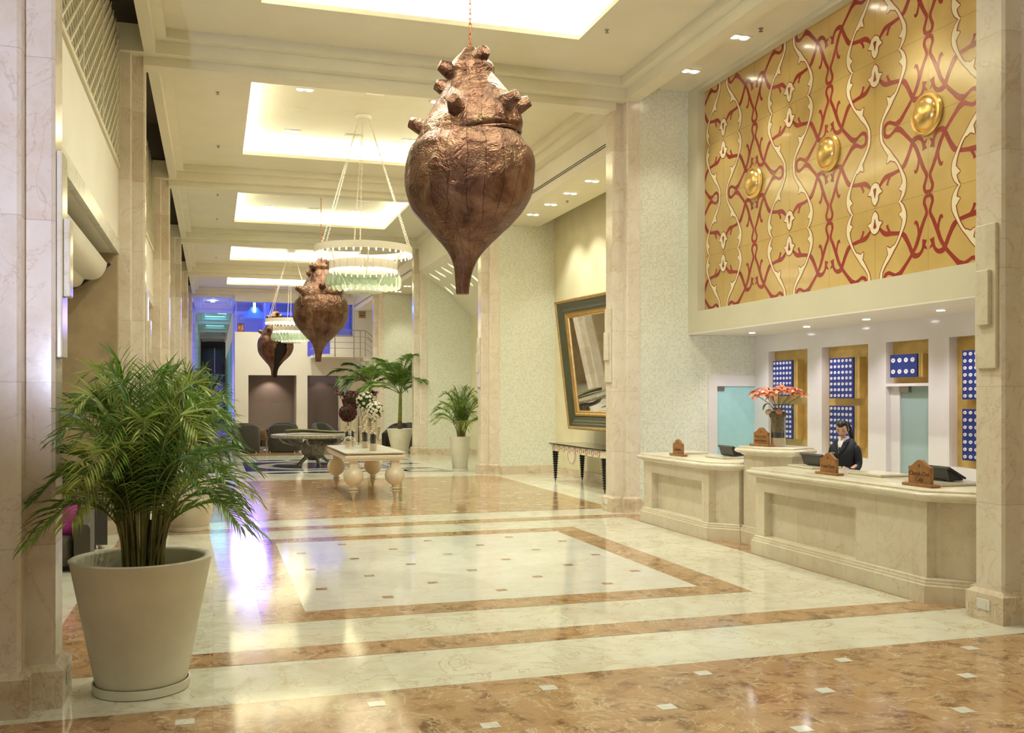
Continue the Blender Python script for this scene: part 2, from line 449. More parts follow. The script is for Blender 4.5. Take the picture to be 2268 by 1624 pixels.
def copper(name):
    m = NT(name); v = m.obj(); sp = m.n('ShaderNodeSeparateXYZ', Vector=v)
    ang = m.math('ARCTAN2', sp.outputs[1], sp.outputs[0])
    wob = m.math('MULTIPLY', m.noise(v, 1.6, 3), .35)
    ss = m.math('MULTIPLY', m.math('ADD', ang, wob), 22/(2*pi))
    fr = m.math('FRACT', ss); seam = m.math('LESS_THAN', fr, .045)
    pan = m.white(m.n('ShaderNodeCombineXYZ', X=m.math('FLOOR', ss), Y=m.math('FLOOR', m.math('MULTIPLY', sp.outputs[2], 1.3)), Z=0.0).outputs[0])
    n1 = m.noise(v, 3.5, 7, .65, .5)
    c = m.ramp(n1, [(.28, (.065,.030,.022)), (.46, (.17,.088,.060)), (.60, (.24,.145,.10)), (.8, (.32,.24,.165))])
    tone = m.ramp(pan, [(0, (.72,.66,.60)), (1, (1.12,1.05,.98))])
    c = m.mix(1.0, c, tone, 'MULTIPLY')
    c = m.mix(m.math('MULTIPLY', seam, .8), c, (.03,.015,.01))
    m.p(Base_Color=c, Metallic=.80, Roughness=m.ramp(n1, [(.3, .27), (.75, .46)]))
    h = m.math('ADD', m.noise(v, 5, 4, .6, 1.2), m.math('MULTIPLY', m.noise(v, 45, 3), .18))
    h = m.math('SUBTRACT', h, m.math('MULTIPLY', seam, .3))
    m.bump(h, .75, .07)
    return m.mat
M['copper'] = copper('hammered_copper')
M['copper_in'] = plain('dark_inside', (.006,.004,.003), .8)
M['chain_red'] = plain('copper_chain', (.45,.16,.08), .4, .6)

def mural_mat():
    m = NT('mural_gold'); v = m.obj(); 
    n1 = m.noise(v, .9, 4); c = m.ramp(n1, [(.35, (.50,.33,.10)), (.65, (.62,.43,.15))])
    sp = m.n('ShaderNodeSeparateXYZ', Vector=v)
    a = m.math('LESS_THAN', m.math('FRACT', m.math('DIVIDE', m.math('SUBTRACT', sp.outputs[1], 9.312), .945)), .008)
    b = m.math('LESS_THAN', m.math('FRACT', m.math('DIVIDE', m.math('SUBTRACT', sp.outputs[2], 5.24), .925)), .009)
    c = m.mix(m.math('MULTIPLY', m.math('MAXIMUM', a, b), .6), c, (.22,.13,.03))
    m.p(Base_Color=c, Roughness=.20, Metallic=.0, Coat_Weight=.2, Coat_Roughness=.05)
    m.bump(m.noise(m.mapping(v, (1,1,1)), 2.2, 3), .25, .02)
    return m.mat
M['mural'] = mural_mat()
M['mural_red'] = plain('mural_red', (.26,.016,.012), .25, coat=.1)
M['mural_cream'] = plain('mural_cream', (.84,.76,.50), .25, coat=.1)
def poin_mat():
    m = NT('salmon_bract'); v = m.obj()
    c = m.ramp(m.noise(v, 16, 3, .6), [(.40, (.78,.16,.075)), (.53, (.85,.33,.22)), (.64, (.88,.68,.52))])
    m.p(Base_Color=c, Roughness=.5); return m.mat
M['poin'] = poin_mat()
def apron_mat(): return plain('apron_inlay', (.40,.25,.16), .4)
M['apron'] = apron_mat()
M['painting'] = NT('painted_canvas'); _p = M['painting']
_p.p(Base_Color=_p.ramp(_p.noise(_p.obj(), 4, 3), [(.35, (.05,.02,.02)), (.5, (.45,.12,.05)), (.6, (.7,.6,.4)), (.7, (.1,.1,.2))]), Roughness=.5); M['painting'] = _p.mat
# ================================================================ FLOOR
m_ = MB()
CR, WH, BR, BL, BK, IW = range(6)
m_.rect(-12, 16, -8, 95, 0, CR)
def ring(x0,x1,y0,y1,w_,z,mi):
    m_.rect(x0,x1,y0,y0+w_,z,mi); m_.rect(x0,x1,y1-w_,y1,z,mi)
    m_.rect(x0,x0+w_,y0+w_,y1-w_,z,mi); m_.rect(x1-w_,x1,y0+w_,y1-w_,z,mi)
m_.rect(-12, 16, -8, 6.38, .0015, BR)
ring(-1.23, 6.8, 7.3, 14.87, .4, .0015, BR)
ring(.4, 5.17, 8.55, 13.62, .4, .0015, BR)
m_.rect(.8, 4.77, 8.95, 13.22, .0015, WH)
m_.rect(-.9, 6.72, 15.72, 23.2, .0015, BR)
m_.rect(-.9, 6.72, 33.0, 40.2, .0015, BR)
m_.rect(-.9, 6.72, 41.5, 48.5, .0015, BR)
def dia(x, y, mi): m_.rect(x-.055, x+.055, y-.05, y+.05, .003, mi)
for j in range(0, 12):
    for i in range(-12, 16):
        if (i+j) % 2 == 0:
            x = 4.46+.5775*i; y = 6.12-.6*j
            if -6 < x < 10 and y > -2: dia(x, y, WH)
for j in range(0, 8):
    for i in range(-6, 6):
        if (i+j) % 2 == 0:
            x = 2.785+.5775*i; y = 12.87-.585*j
            if .95 < x < 4.65 and y > 9.2: dia(x, y, BR)
for j in range(0, 13):
    for i in range(-7, 8):
        if (i+j) % 2 == 0:
            x = 2.775+.575*i; y = 22.9-.575*j
            if -.7 < x < 6.6 and y > 15.9: dia(x, y, WH)
# medallion under the round table
def lens(cx, cy, a, b, z, mi, n=28):
    v = [(cx+a*cos(2*pi*k/n), cy+b*sin(2*pi*k/n), z) for k in range(n)]; m_.add(v, [tuple(range(n))], mi)
m_.rect(.5, 6.03, 24.65, 31.07, .0015, IW)
m_.rect(.83, 4.72, 26.15, 29.75, .003, BL)
for i in range(4):
    for cy in (25.4, 30.5): lens(1.7+.98*i, cy, .46, .22, .003, BK)
n=48
for (r,z,mi) in ((1.62,.0045,IW),(1.30,.006,CR),(1.18,.0075,BL)): lens(2.78, 27.95, r, r, z, mi, 48)
for k in range(4):
    a = k*pi/2+.5
    v = [(2.78,27.95,.009)]+[(2.78+1.15*cos(a+t*.55),27.95+1.15*sin(a+t*.55),.009) for t in (0,.25,.5,.75,1)]
    m_.add(v, [tuple(range(6))], IW if k%2 else BK)
for k, cy in enumerate((26.2, 27.1, 28.0, 28.9, 29.8)): lens(5.35, cy, .5, .24, .003, BK if k%2==0 else CR)
m_.quad((4.85,24.95,.003),(6.03,24.65,.003),(5.9,25.75,.003),(4.85,25.75,.003), BK); lens(5.38, 25.33, .46, .24, .0045, IW)
m_.quad((6.0,31.07,.003),(5.3,31.07,.003),(5.2,30.4,.003),(5.7,30.4,.003), BK)
m_.rect(-.75, .45, 24.9, 30.9, .0015, IW)
for k in range(5): lens(-.15, 26.2+.95*k, .5, .26, .003, BK)
struct(m_.build('floor', [M['floor_cream'], M['floor_white'], M['floor_brown'], M['floor_blue'], M['floor_black'], M['inlay_white']], smooth=0, fix=False))

# ================================================================ CEILING with stepped coffers and lit openings
c_ = MB()
def coffer(y0, y1, xl, xr, hole=None, zt=ZC):
    """coffer between the faces of the cross beams at y0 and y1; xl/xr = faces of the long beams"""
    z2, z1 = 6.93, 7.11
    a = .15
    # ceiling slab with opening
    X0, X1, Y0, Y1 = xl, xr, y0, y1
    if hole:
        hx0, hx1, hy0, hy1 = hole
        c_.box(X0, hx0, Y0, Y1, zt, zt+.07); c_.box(hx1, X1, Y0, Y1, zt, zt+.07)
        c_.box(hx0, hx1, Y0, hy0, zt, zt+.07); c_.box(hx0, hx1, hy1, Y1, zt, zt+.07)
        # lit chamber above the opening
        e = .62; zz = 7.62
        c_.box(hx0-e, hx1+e, hy0-e, hy1+e, zz, zz+.05, 1)
        c_.box(hx0-e-.05, hx0-e, hy0-e, hy1+e, zt+.07, zz, 1); c_.box(hx1+e, hx1+e+.05, hy0-e, hy1+e, zt+.07, zz, 1)
        c_.box(hx0-e, hx1+e, hy0-e-.05, hy0-e, zt+.07, zz, 1); c_.box(hx0-e, hx1+e, hy1+e, hy1+e+.05, zt+.07, zz, 1)
    else:
        c_.box(X0, X1, Y0, Y1, zt, zt+.07)
    # upper step (z1..zt) standing a inside the lower one
    c_.box(X0, X0+a, Y0, Y1, z1, zt); c_.box(X1-a, X1, Y0, Y1, z1, zt)
    c_.box(X0+a, X1-a, Y0, Y0+a, z1, zt); c_.box(X0+a, X1-a, Y1-a, Y1, z1, zt)
XL, XR = -.79, 6.60
for k in range(-1, 5):
    y1 = PIL[k+1] - .10 if k >= 0 else PIL[0]-.10
    y0 = PIL[k] + .62 if k >= 0 else -6.0
    coffer(y0, y1, XL, XR, (.62, 5.18, COVE[k+1][0], COVE[k+1][1]))
# cross beams at every pillar row: wide upper part and the lower rib
for i, y in enumerate(PIL):
    x1 = XR if i < 5 else 1.02
    c_.box(-1.3, 6.86 if i < 5 else 1.02, y-.10, y+.62, 6.93, 7.32)
    c_.box(-.97, 6.5 if i < 5 else 1.02, y+.08, y+.42, 6.80, 6.94)
# long beams
_ys = [-6.0]
for y in PIL: _ys += [y-.10, y+.62]
for a, b in zip(_ys[0::2], _ys[1::2]):
    c_.box(-.95, XL, a, b, 6.93, 7.32); c_.box(XR, 6.86, a, b, 6.93, 7.32)
struct(c_.build('ceiling', [M['plaster'], M['plaster']], smooth=0))
# soffit over the reception recess and to its right (bay 1), recess soffits of the other bays
s_ = MB()
s_.box(6.86, 7.815, -6, 14.99, 7.20, 7.30)
for k in (1, 3, 4):
    y0, y1 = PIL[k]+.6, PIL[k+1]
    s_.box(6.80, 6.86, y0-.3, y1+.2, 6.30, 7.0, 1)               # fascia carrying the slot diffuser
    s_.box(6.86, 7.95, y0-.3, y1, 6.30, 6.37)
    s_.box(7.95, 8.5, y0-.3, y1, 6.95, 7.02)
    s_.box(7.93, 7.95, y0-.3, y1, 6.37, 6.95)
# bay 3: quarter vault with its edge on the long beam
y0, y1 = PIL[2]+.6, PIL[3]
pr = [(6.60,6.93),(6.62,6.2),(6.84,5.98),(7.15,5.82),(7.43,5.62),(7.7,5.42),(7.91,5.2),(8.15,4.97),(8.38,4.69),(8.55,4.5),(8.7,4.3),(8.7,7.0)]
s_.prism_axis(pr, y0-.3, y1, 'y')
struct(s_.build('ceiling', [M['plaster'], M['plaster_white']], smooth=25))
# slot diffusers
def diffuser(k, lab):
    y0, y1 = PIL[k]+1.0, PIL[k+1]-.05
    t = thing('slot_diffuser', lab, 'air vent', (6.797, y0, 6.5), 0, 'slot diffusers')
    f = MB().box(-.006, .002, 0, y1-y0, -.035, .05).build('frame', M['plaster_white'], t, smooth=0)
    for dz in (-.012, .026):
        MB().box(-.010, -.0065, .01, y1-y0-.01, dz-.010, dz+.010).build('slot', M['black_slot'], t, smooth=0)
diffuser(1, 'long twin black air slot in the white fascia behind the large copper shell')
diffuser(3, 'long twin black air slot in the fascia beyond the vaulted bay')
diffuser(4, 'farthest twin air slot in the white fascia above the stair landing')
# lens shaped light slots cut in the vault
for r, (xx, zz, tilt) in enumerate(((6.98, 5.91, -30), (7.55, 5.53, -40))):
    for j in range(8):
        yy = 25.2 + .85*j + (0 if r == 0 else .4)
        o = MB(); a_ = radians(tilt)
        n = 12; v = []
        for k in range(n+1):
            t_ = k/n; u = -.20+.40*t_; hh = .05*sin(pi*t_)+.006
            v.append((u, -hh)); 
        for k in range(n, -1, -1):
            t_ = k/n; u = -.20+.40*t_; hh = .05*sin(pi*t_)+.006
            v.append((u, hh))
        pts = [(xx+u_*cos(a_), yy+w__*1.4, zz+u_*sin(a_)) for u_, w__ in v]
        nrm = Vector((sin(a_), 0, -cos(a_)))*.012
        v2 = [tuple(Vector(p)+nrm) for p in pts]
        N_ = len(pts)
        o.add(pts+v2, [tuple(range(N_)), tuple(range(2*N_-1, N_-1, -1))]+[(i, (i+1)%N_, N_+(i+1)%N_, N_+i) for i in range(N_)])
        q = o.build('slot_light', M['lamp_slot'], smooth=0)
        tag(q, 'lens shaped light slot in the curved vault, %s row, %s from the near end' % ('upper' if r == 0 else 'lower', ('first','second','third','fourth','fifth','sixth','seventh','last')[j]), 'light slot', 'light slots of the ' + ('upper' if r == 0 else 'lower') + ' row in the vault')

# ================================================================ PILLARS
def pillar_mb(side, base=False):
    """footprint with a stepped corner; side = -1 left row, +1 right row. origin = (0, near face)"""
    mb = MB(); s = side
    g = .05 if base else 0
    z0, z1 = (0, .27) if base else (.0, 6.95)
    # main body and the projecting step
    xm = 6.66 if s > 0 else -1.12; xs = 6.47 if s > 0 else -.95; xo = 6.90 if s > 0 else -2.4
    if base:
        # footprint outline, offset g, with bevelled top
        P = [(xo, -g), (xm-s*g, -g), (xm-s*g, .15-g), (xs-s*g, .15-g), (xs-s*g, .48+g), (xm-s*g, .48+g), (xm-s*g, .63+g), (xo, .63+g)]
        Q = [(xo, 0), (xm, 0), (xm, .15), (xs, .15), (xs, .48), (xm, .48), (xm, .63), (xo, .63)]
        n = len(P)
        v = [(p[0],p[1],0) for p in P]+[(p[0],p[1],.235) for p in P]+[(p[0],p[1],.27) for p in Q]
        f = [(i,(i+1)%n,n+(i+1)%n,n+i) for i in range(n)]+[(n+i,n+(i+1)%n,2*n+(i+1)%n,2*n+i) for i in range(n)]+[tuple(range(n-1,-1,-1)), tuple(range(2*n,3*n))]
        mb.add(v, f)
    else:
        c = .022  # small arris chamfer that catches the light
        P = [(xo, 0), (xm+s*c, 0), (xm, c), (xm, .15), (xs+s*c, .15), (xs, .15+c), (xs, .48-c), (xs+s*c, .48), (xm, .48), (xm, .63-c), (xm+s*c, .63), (xo, .63)]
        mb.prism(P, z0, z1)
    return mb
names_l = ['massive pale marble pillar at the left edge of the view','stepped beige marble pillar behind the large foreground palm',
 'third beige marble pillar of the left row, behind the second palm','fourth marble pillar of the left row, narrow in view','fifth marble pillar of the left row beside the dark corridor opening','violet lit marble pillar at the mouth of the blue corridor']
names_r = ['pink marble pillar at the right edge beside the check-out end of the desk','marble pillar between the reception desk and the tilted mirror',
 'marble pillar between the mirror recess and the small areca palm','marble pillar at the left edge of the vaulted bay behind the coconut palm','far right marble pillar beside the stair landing']
for s, names in ((-1, names_l), (1, names_r)):
    for i, lab in enumerate(names):
        t = thing('marble_pillar', lab, 'pillar', (0, PIL[i], 0))
        pillar_mb(s).build('shaft', M['pillar' if s < 0 else 'pillar_r'], t, smooth=0)
        pillar_mb(s, True).build('base', M['skirting'], t, smooth=0)
for i in range(1, 5):
    t = thing('marble_pillar', 'pillar of the far blue corridor beyond the lobby', 'pillar', (0, 49+8.5*i, 0), 0, 'pillars of the far blue corridor')
    pillar_mb(-1).build('shaft', M['pillar'], t, smooth=0)
# flat marble light plates on the pillars' hall sides
def sconce(x, y, z0, z1, side, lab):
    t = thing('wall_sconce', lab, 'sconce', (x, y, z0)); s = side; h = z1-z0
    MB().box(0, s*.035, -.12, .12, 0, h).build('back_plate', M['counter_top'], t, smooth=0, bevel=.01)
    MB().box(s*.035, s*.075, -.075, .075, h*.30, h*.68).build('cover_plate', M['counter_top'], t, smooth=0, bevel=.008)
sconce(-.95, 6.52+.32, 2.2, 3.52, 1, 'pale marble plate sconce on the near left pillar')
sconce(-.95, 14.98+.32, 2.2, 3.5, 1, 'marble plate sconce on the pillar behind the foreground palm')
sconce(6.47, 6.52+.32, 2.2, 3.46, -1, 'veined marble plate sconce on the right edge pillar')
sconce(6.47, 14.98+.32, 2.2, 3.46, -1, 'marble plate sconce on the pillar beside the tilted mirror')
sconce(6.47, 23.4+.32, 2.2, 3.46, -1, 'marble plate sconce on the pillar beside the small areca palm')

# ================================================================ RIGHT SIDE: mosaic piers, recess walls, mural box
r_ = MB()
for i in range(1, 5):
    r_.box(6.87 if i > 1 else 6.87, 9.3, PIL[i]+.012, PIL[i]+.63, .0, 7.2)
struct(r_.build('wall_right', M['mosaic'], smooth=0))
b_ = MB()
for i in range(1, 5):
    b_.box(6.87, 8.5, PIL[i]-.02, PIL[i]+.012, 0, .2)
    if i < 4: b_.box(8.36, 8.4, PIL[i]+.63, PIL[i+1]-.02, 0, .2)
struct(b_.build('baseboard_right', M['skirting'], smooth=0))
w_ = MB()
for k in (1, 2, 3, 4):
    w_.box(8.4, 8.5, PIL[k]+.63, PIL[k+1]+.02, 0, 7.0)
struct(w_.build('wall_right', M['beige_wall'], smooth=0))
# reception: beam box that carries the mural, soffit below, back wall with niches
u_ = MB()
XF = 7.81
# frame round the mural (front plane XF, mural plane 7.95)
u_.box(XF, 9.3, -6, 14.99, 3.04, 3.40)
u_.box(XF, 7.95, 14.66, 14.99, 3.40, 7.28)
u_.box(XF, 7.95, -6, 14.66, 7.11, 7.28)
u_.box(7.956, 8.1, -6, 14.99, 3.40, 7.3)
struct(u_.build('wall_right', M['fascia_paint'], smooth=0))
v_ = MB(); v_.box(XF+.001, 9.3, -6, 14.98, 3.02, 3.041)
struct(v_.build('ceiling', M['plaster_white'], smooth=0))
# niche wall (front at 9.10)
NW = 9.10; ZR = 2.725
n_ = MB()
n_.box(NW, NW+.13, -6, 14.99, ZR, 3.03)
spans = [(14.54, 13.40, 1.05), (13.02, 11.90, 1.05), (11.51, 10.66, 0), (10.28, 9.0, 1.05), (8.6, 7.5, 1.05)]
edges = [14.99]
for a, b, zb in spans: edges += [a, b]
edges.append(-6)
for i in range(0, len(edges), 2): n_.box(NW, NW+.13, edges[i+1], edges[i], 0, ZR)
for a, b, zb in spans:
    if zb: n_.box(NW, NW+.13, b, a, 0, zb)
n_.box(NW, NW+.13, 10.66, 11.51, 2.10, 2.14)
struct(n_.build('wall_right', M['white_panel'], smooth=0))
g_ = MB(); g_.box(NW+.131, NW+.2, -6, 14.99, 0, 3.0)
struct(g_.build('wall_right', M['gold_panel'], smooth=0))
# glass door of the niche and the lit glass door in the mosaic pier
d1 = bpy.data.objects.new('door_1', None); COL.objects.link(d1); d1.location = (0, 15.0, 0); struct(d1)
MB().box(8.19, 9.1, -.03, .02, 2.14, 2.33).box(8.19, 8.36, -.03, .02, 0, 2.14).build('frame', M['white_panel'], d1, smooth=0)
MB().box(8.36, 9.1, -.012, 0, 0, 2.14).build('glass_leaf', M['aqua'], d1, smooth=0)
MB().box(8.37, 8.5, -.03, -.012, 2.06, 2.13).build('hinge', M['steel'], d1, smooth=0)
MB().tube([(9.0,-.06,.95),(9.0,-.06,1.15)], .012).tube([(8.9,-.06,1.05),(9.0,-.06,1.05)], .01).build('handle', M['steel'], d1)
d2 = bpy.data.objects.new('door_2', None); COL.objects.link(d2); d2.location = (NW, 11.1, 0); struct(d2)
MB().box(.11, .125, -.44, .22, 0, 2.10).build('glass_leaf', M['aqua_grey'], d2, smooth=0)
MB().box(.06, .11, .02, .21, 2.02, 2.10).build('hinge', M['steel'], d2, smooth=0)
MB().box(.08, .13, .22, .41, 0, 2.10).build('frame', M['white_panel'], d2, smooth=0)

# ================================================================ LEFT SIDE
l_ = MB()
for i in range(0, 6):
    y0 = PIL[i]+.63; y1 = PIL[i+1]+.0 if i < 5 else 90
    if i == 0: y0 = 7.15
    l_.box(-1.34, -1.30, y0, y1, 4.2, 5.25)
struct(l_.build('wall_left', M['plaster_white'], smooth=0))
t_ = MB()
for i in range(0, 5):
    y0 = PIL[i]+.63; y1 = PIL[i+1]
    if i == 0: y0 = 7.15
    t_.box(-1.36, -1.285, y0, y1, 4.0, 4.2)
struct(t_.build('trim_1', M['stone_top'], smooth=0))
k_ = MB()
k_.box(-5.0, -1.36, 6.0, 49, 4.0, 4.08)
struct(k_.build('ceiling', M['plaster'], smooth=0))
z_ = MB()
z_.box(-5.0, -1.3, 14.8, 15.0, 0, 4.0)
for i in (2, 3, 4): z_.box(-5.0, -1.5, PIL[i]-.1, PIL[i]+.1, 0, 4.0)
z_.box(-5.1, -5.0, 4, 49, 0, 4.0)
struct(z_.build('wall_left', M['tan_wall'], smooth=0))
y_ = MB(); y_.box(-4.9, -1.3, 14.76, 14.80, 0, .20)
struct(y_.build('baseboard_left', M['skirting'], smooth=0))
x_ = MB()
x_.box(-1.80, -1.76, -6, 49, 5.25, 8.2)             # wall seen through the lattice
struct(x_.build('wall_left', M['plaster'], smooth=0))
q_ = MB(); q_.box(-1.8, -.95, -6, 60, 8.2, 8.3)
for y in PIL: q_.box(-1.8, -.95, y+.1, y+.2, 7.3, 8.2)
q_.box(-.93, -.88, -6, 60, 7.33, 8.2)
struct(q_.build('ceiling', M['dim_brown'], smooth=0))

def lattice(y0, y1, lab):
    """crossed slats in a frame, plane x=-1.3"""
    t = thing('lattice_screen', lab, 'lattice', (-1.30, y0, 5.25), 0)
    L = y1-y0; Hh = 1.95
    mb = MB(); PY, PZ, wd = .30, .19, .016
    k = PZ/PY
    nn = int((Hh+L*k)/PZ)+2
    import math as _m
    for sgn in (1, -1):
        i = -nn
        while i <= nn:
            zz0 = i*PZ
            # line z = zz0 + sgn*k*y ; clip to box
            ys = []
            lo, hi = 0.0, L
            if sgn > 0: lo = max(lo, -zz0/k); hi = min(hi, (Hh-zz0)/k)
            else: lo = max(lo, (zz0-Hh)/k); hi = min(hi, zz0/k)
            if hi-lo > .04:
                d = wd
                x0, x1 = (0, .018) if sgn > 0 else (-.018, 0)
                za, zb = zz0+sgn*k*lo, zz0+sgn*k*hi
                v = []
                for xx in (x0, x1):
                    v += [(xx, lo, za-d), (xx, hi, zb-d), (xx, hi, zb+d), (xx, lo, za+d)]
                mb.add(v, [(0,1,2,3),(7,6,5,4),(0,4,5,1),(1,5,6,2),(2,6,7,3),(3,7,4,0)])
            i += 1
    mb.build('slats', M['lattice'], t, smooth=0, fix=False)
    fr = MB(); fr.box(-.02,.03,0,.05,0,Hh).box(-.02,.03,L-.05,L,0,Hh).box(-.02,.03,0,L,-.02,.03)
    j = 1.85
    while j < L-.3: fr.box(-.005,.026,j-.02,j+.02,0,Hh); j += 1.85
    fr.build('frame', M['lattice'], t, smooth=0)
lattice(7.17, 14.97, 'cream diamond lattice screen above the fascia beside the near left pillar')
lattice(15.62, 23.38, 'cream diamond lattice screen seen edge-on past the second left pillar')
# fabric sails hanging under the left gallery
sl = thing('canopy', 'curved cream canopy sails on a dark frame under the left gallery', 'canopy', (-1.5, 14.7, 3.4))
def sail(xa, za, xb, zb, sag, y0, y1):
    mb = MB(); n = 12; v = []
    for yy in (y0, y1):
        for k in range(n+1):
            t = k/n; x = xa+(xb-xa)*t; z = za+(zb-za)*t
            nx, nz = (zb-za), -(xb-xa); l = hypot(nx, nz); b = sag*sin(pi*t)
            v.append((x+nx/l*b, yy, z+nz/l*b))
    N = n+1
    v += [(p[0]+.0, p[1], p[2]+.03) for p in v]
    f = [(k, k+1, N+k+1, N+k) for k in range(n)]+[(2*N+k, 3*N+k, 3*N+k+1, 2*N+k+1) for k in range(n)]
    f += [(k, 2*N+k, 2*N+k+1, k+1) for k in range(n)]+[(N+k, N+k+1, 3*N+k+1, 3*N+k) for k in range(n)]
    mb.add(v, f); return mb
for (a, b, c, d) in ((-1.42,3.80,-1.74,3.60),(-1.70,3.66,-1.97,3.50),(-1.94,3.52,-2.3,3.30),(-2.26,3.34,-2.7,3.08)):
    o = sail(a, b, c, d, -.10, 7.6, 14.65); o.v = [(x+1.5, y-14.7, z-3.4) for x, y, z in o.v]
    o.build('sail', M['plaster_white'], sl, smooth=60)
fr = MB(); fr.tube([(.12,-.02,.43),(-.25,-.02,.13),(-.5,-.02,.0),(-1.3,-.02,-.42)], .022, 6); fr.tube([(.12,-6.9,.43),(-.25,-6.9,.13),(-.5,-6.9,.0),(-1.3,-6.9,-.42)], .022, 6)
fr.build('frame', M['dark'], sl)

# ================================================================ FAR END: gallery block, blue lounge, corridor
YF = 49.0
f_ = MB()
f_.box(1.02, 1.66, YF, YF+.5, 0, 3.03); f_.box(3.97, 4.5, YF, YF+.5, 0, 3.03); f_.box(6.08, 9.5, YF, YF+.5, 0, 3.98)
f_.box(1.02, 6.08, YF, YF+.5, 3.03, 3.98)
f_.box(1.02, 4.5, YF, YF+.5, 3.98, 5.14)
f_.box(1.02, 9.5, YF-.05, YF+.3, 6.62, 7.25)        # lintel over the glass
f_.box(1.02, 1.12, YF+.5, 92, 0, 5.14)               # side of the block along the corridor
f_.box(6.75, 9.5, YF, YF+.3, 3.98, 6.62)
f_.box(5.62, 6.75, YF, YF+.12, 3.98, 5.02)
struct(f_.build('wall_back', M['plaster_white'], smooth=0))
h_ = MB(); h_.box(1.5, 6.3, YF+1.6, YF+1.7, 0, 3.1); h_.box(3.9, 4.55, YF+.5, YF+1.6, 0, 3.1)
struct(h_.build('wall_back', M['mauve_wall'], smooth=0))
lamp_spot('alcove_lamp', (2.75, YF+.9, 2.98), (2.75, YF+1.9, .6), 80, 100, .6, .05, (1,.85,.7))
lamp_spot('alcove_lamp', (5.3, YF+.9, 2.98), (5.3, YF+1.9, .6), 18, 100, .6, .05, (1,.85,.7))
# floor, back and furniture of the lounge
e_ = MB(); e_.box(1.1, 9.5, YF+.5, YF+9, 5.0, 5.12)
e_.box(1.1, 9.5, YF+9, YF+9.1, 5.1, 7.3); e_.box(9.4, 9.5, YF, YF+9, 3.9, 7.3); e_.box(1.0, 9.5, YF+.3, YF+9, 7.25, 7.33)
for xx in (2.6, 4.4, 6.2): e_.box(xx, xx+.35, YF+5.0, YF+5.35, 5.1, 7.3)
e_.box(1.1, 9.5, YF+4.2, YF+4.4, 6.35, 6.5)
e_.box(4.5, 7.0, YF+3.0, YF+3.1, 3.98, 7.0)
struct(e_.build('wall_back', M['plaster_white'], smooth=0))
pl = thing('pendant_lamp', 'conical lounge lamp with a glowing green tube behind the glass', 'lamp', (2.05, 52, 5.9))
MB().lathe([(.75,.0),(.22,.55),(.2,.62)], 24, (0,0,.1)).build('shade', M['aqua'], pl)
MB().tube([(0,-.4,.30),(0,-.4,.95)], .06).build('tube', M['blue_glow'], pl)
wn1 = bpy.data.objects.new('window_1', None); COL.objects.link(wn1); wn1.location = (0, YF+.12, 5.14); struct(wn1)
MB().box(1.1, 6.75, .06, .075, 0, 1.48).build('pane', M['glass_pane'], wn1, smooth=0)
fr = MB()
for xx in (1.08, 2.45, 3.9, 5.3, 6.68): fr.box(xx, xx+.018, .03, .09, 0, 1.48)
fr.box(1.08, 6.75, .03, .09, -.01, .02); fr.box(1.08, 6.75, .03, .09, 1.46, 1.49)
fr.build('frame', M['steel'], wn1, smooth=0)
pf = thing('picture_frame', 'small dark framed painting standing on the sill of the blue lounge window', 'picture', (1.30, YF+.06, 5.14))
MB().box(-.15,.15,-.02,.02,0,.42).build('frame', M['dark'], pf, smooth=0, bevel=.006)
MB().box(-.12,.12,-.024,-.02,.03,.39).build('canvas', M['painting'], pf, smooth=0)
# corridor
co = MB()
for i in range(5):
    y = 49+8.5*i
    if i: co.box(-1.3, 1.1, y-.1, y+.62, 6.93, 7.32); co.box(-1.2, 1.1, y+.08, y+.42, 6.75, 6.93)
    # coffer steps
    ya, yb = y+.62, y+8.4
    co.box(-.95, 1.1, ya, yb, ZC, ZC+.07)
    for z0, a in ((6.93, .0), (7.08, .14)):
        co.box(-.95, -.62+a, ya, yb, z0, ZC); co.box(.95-a, 1.1, ya, yb, z0, ZC)
        co.box(-.62+a, .95-a, ya, ya+.2+a, z0+.05, ZC); co.box(-.62+a, .95-a, yb-.2-a, yb, z0+.05, ZC)
co.box(-1.35, -1.3, 49, 92, 0, 7.3)
struct(co.build('ceiling', M['plaster_white'], smooth=0))
for k, (xa, xb, ya, yb) in enumerate(((.3, .85, 61.5, 63.5), (.0, .85, 70.5, 72.0), (-.1, .1, 55.2, 55.7))):
    o = MB().box(xa, xb, ya, yb, 7.18, 7.24).build('ceiling_light', M['strip_glow'] if k < 2 else M['lamp_cool'], smooth=0)
    tag(o, ('wide turquoise light panel in the corridor ceiling', 'farther thin turquoise light panel in the corridor ceiling', 'small round white light in the dark first coffer of the corridor')[k], 'light')
en = MB().box(-1.3, 1.1, 91.9, 92, 0, 7.3); struct(en.build('wall_back', M['dark'], smooth=0))
wn2 = bpy.data.objects.new('window_2', None); COL.objects.link(wn2); wn2.location = (0, 91.8, 0); struct(wn2)
MB().box(-1.2, 1.1, 0, .02, 0, 6.4).build('pane', M['black_gloss'], wn2, smooth=0)
MB().box(.1, .2, -.05, 0, 0, 6.4).box(-1.2, 1.1, -.05, 0, 3.9, 4.0).build('frame', M['steel'], wn2, smooth=0)
# back of the hall behind the camera and outer closures
bk = MB(); bk.box(-12, 16, -8.1, -8, 0, 8)
struct(bk.build('wall_front', M['plaster'], smooth=0))
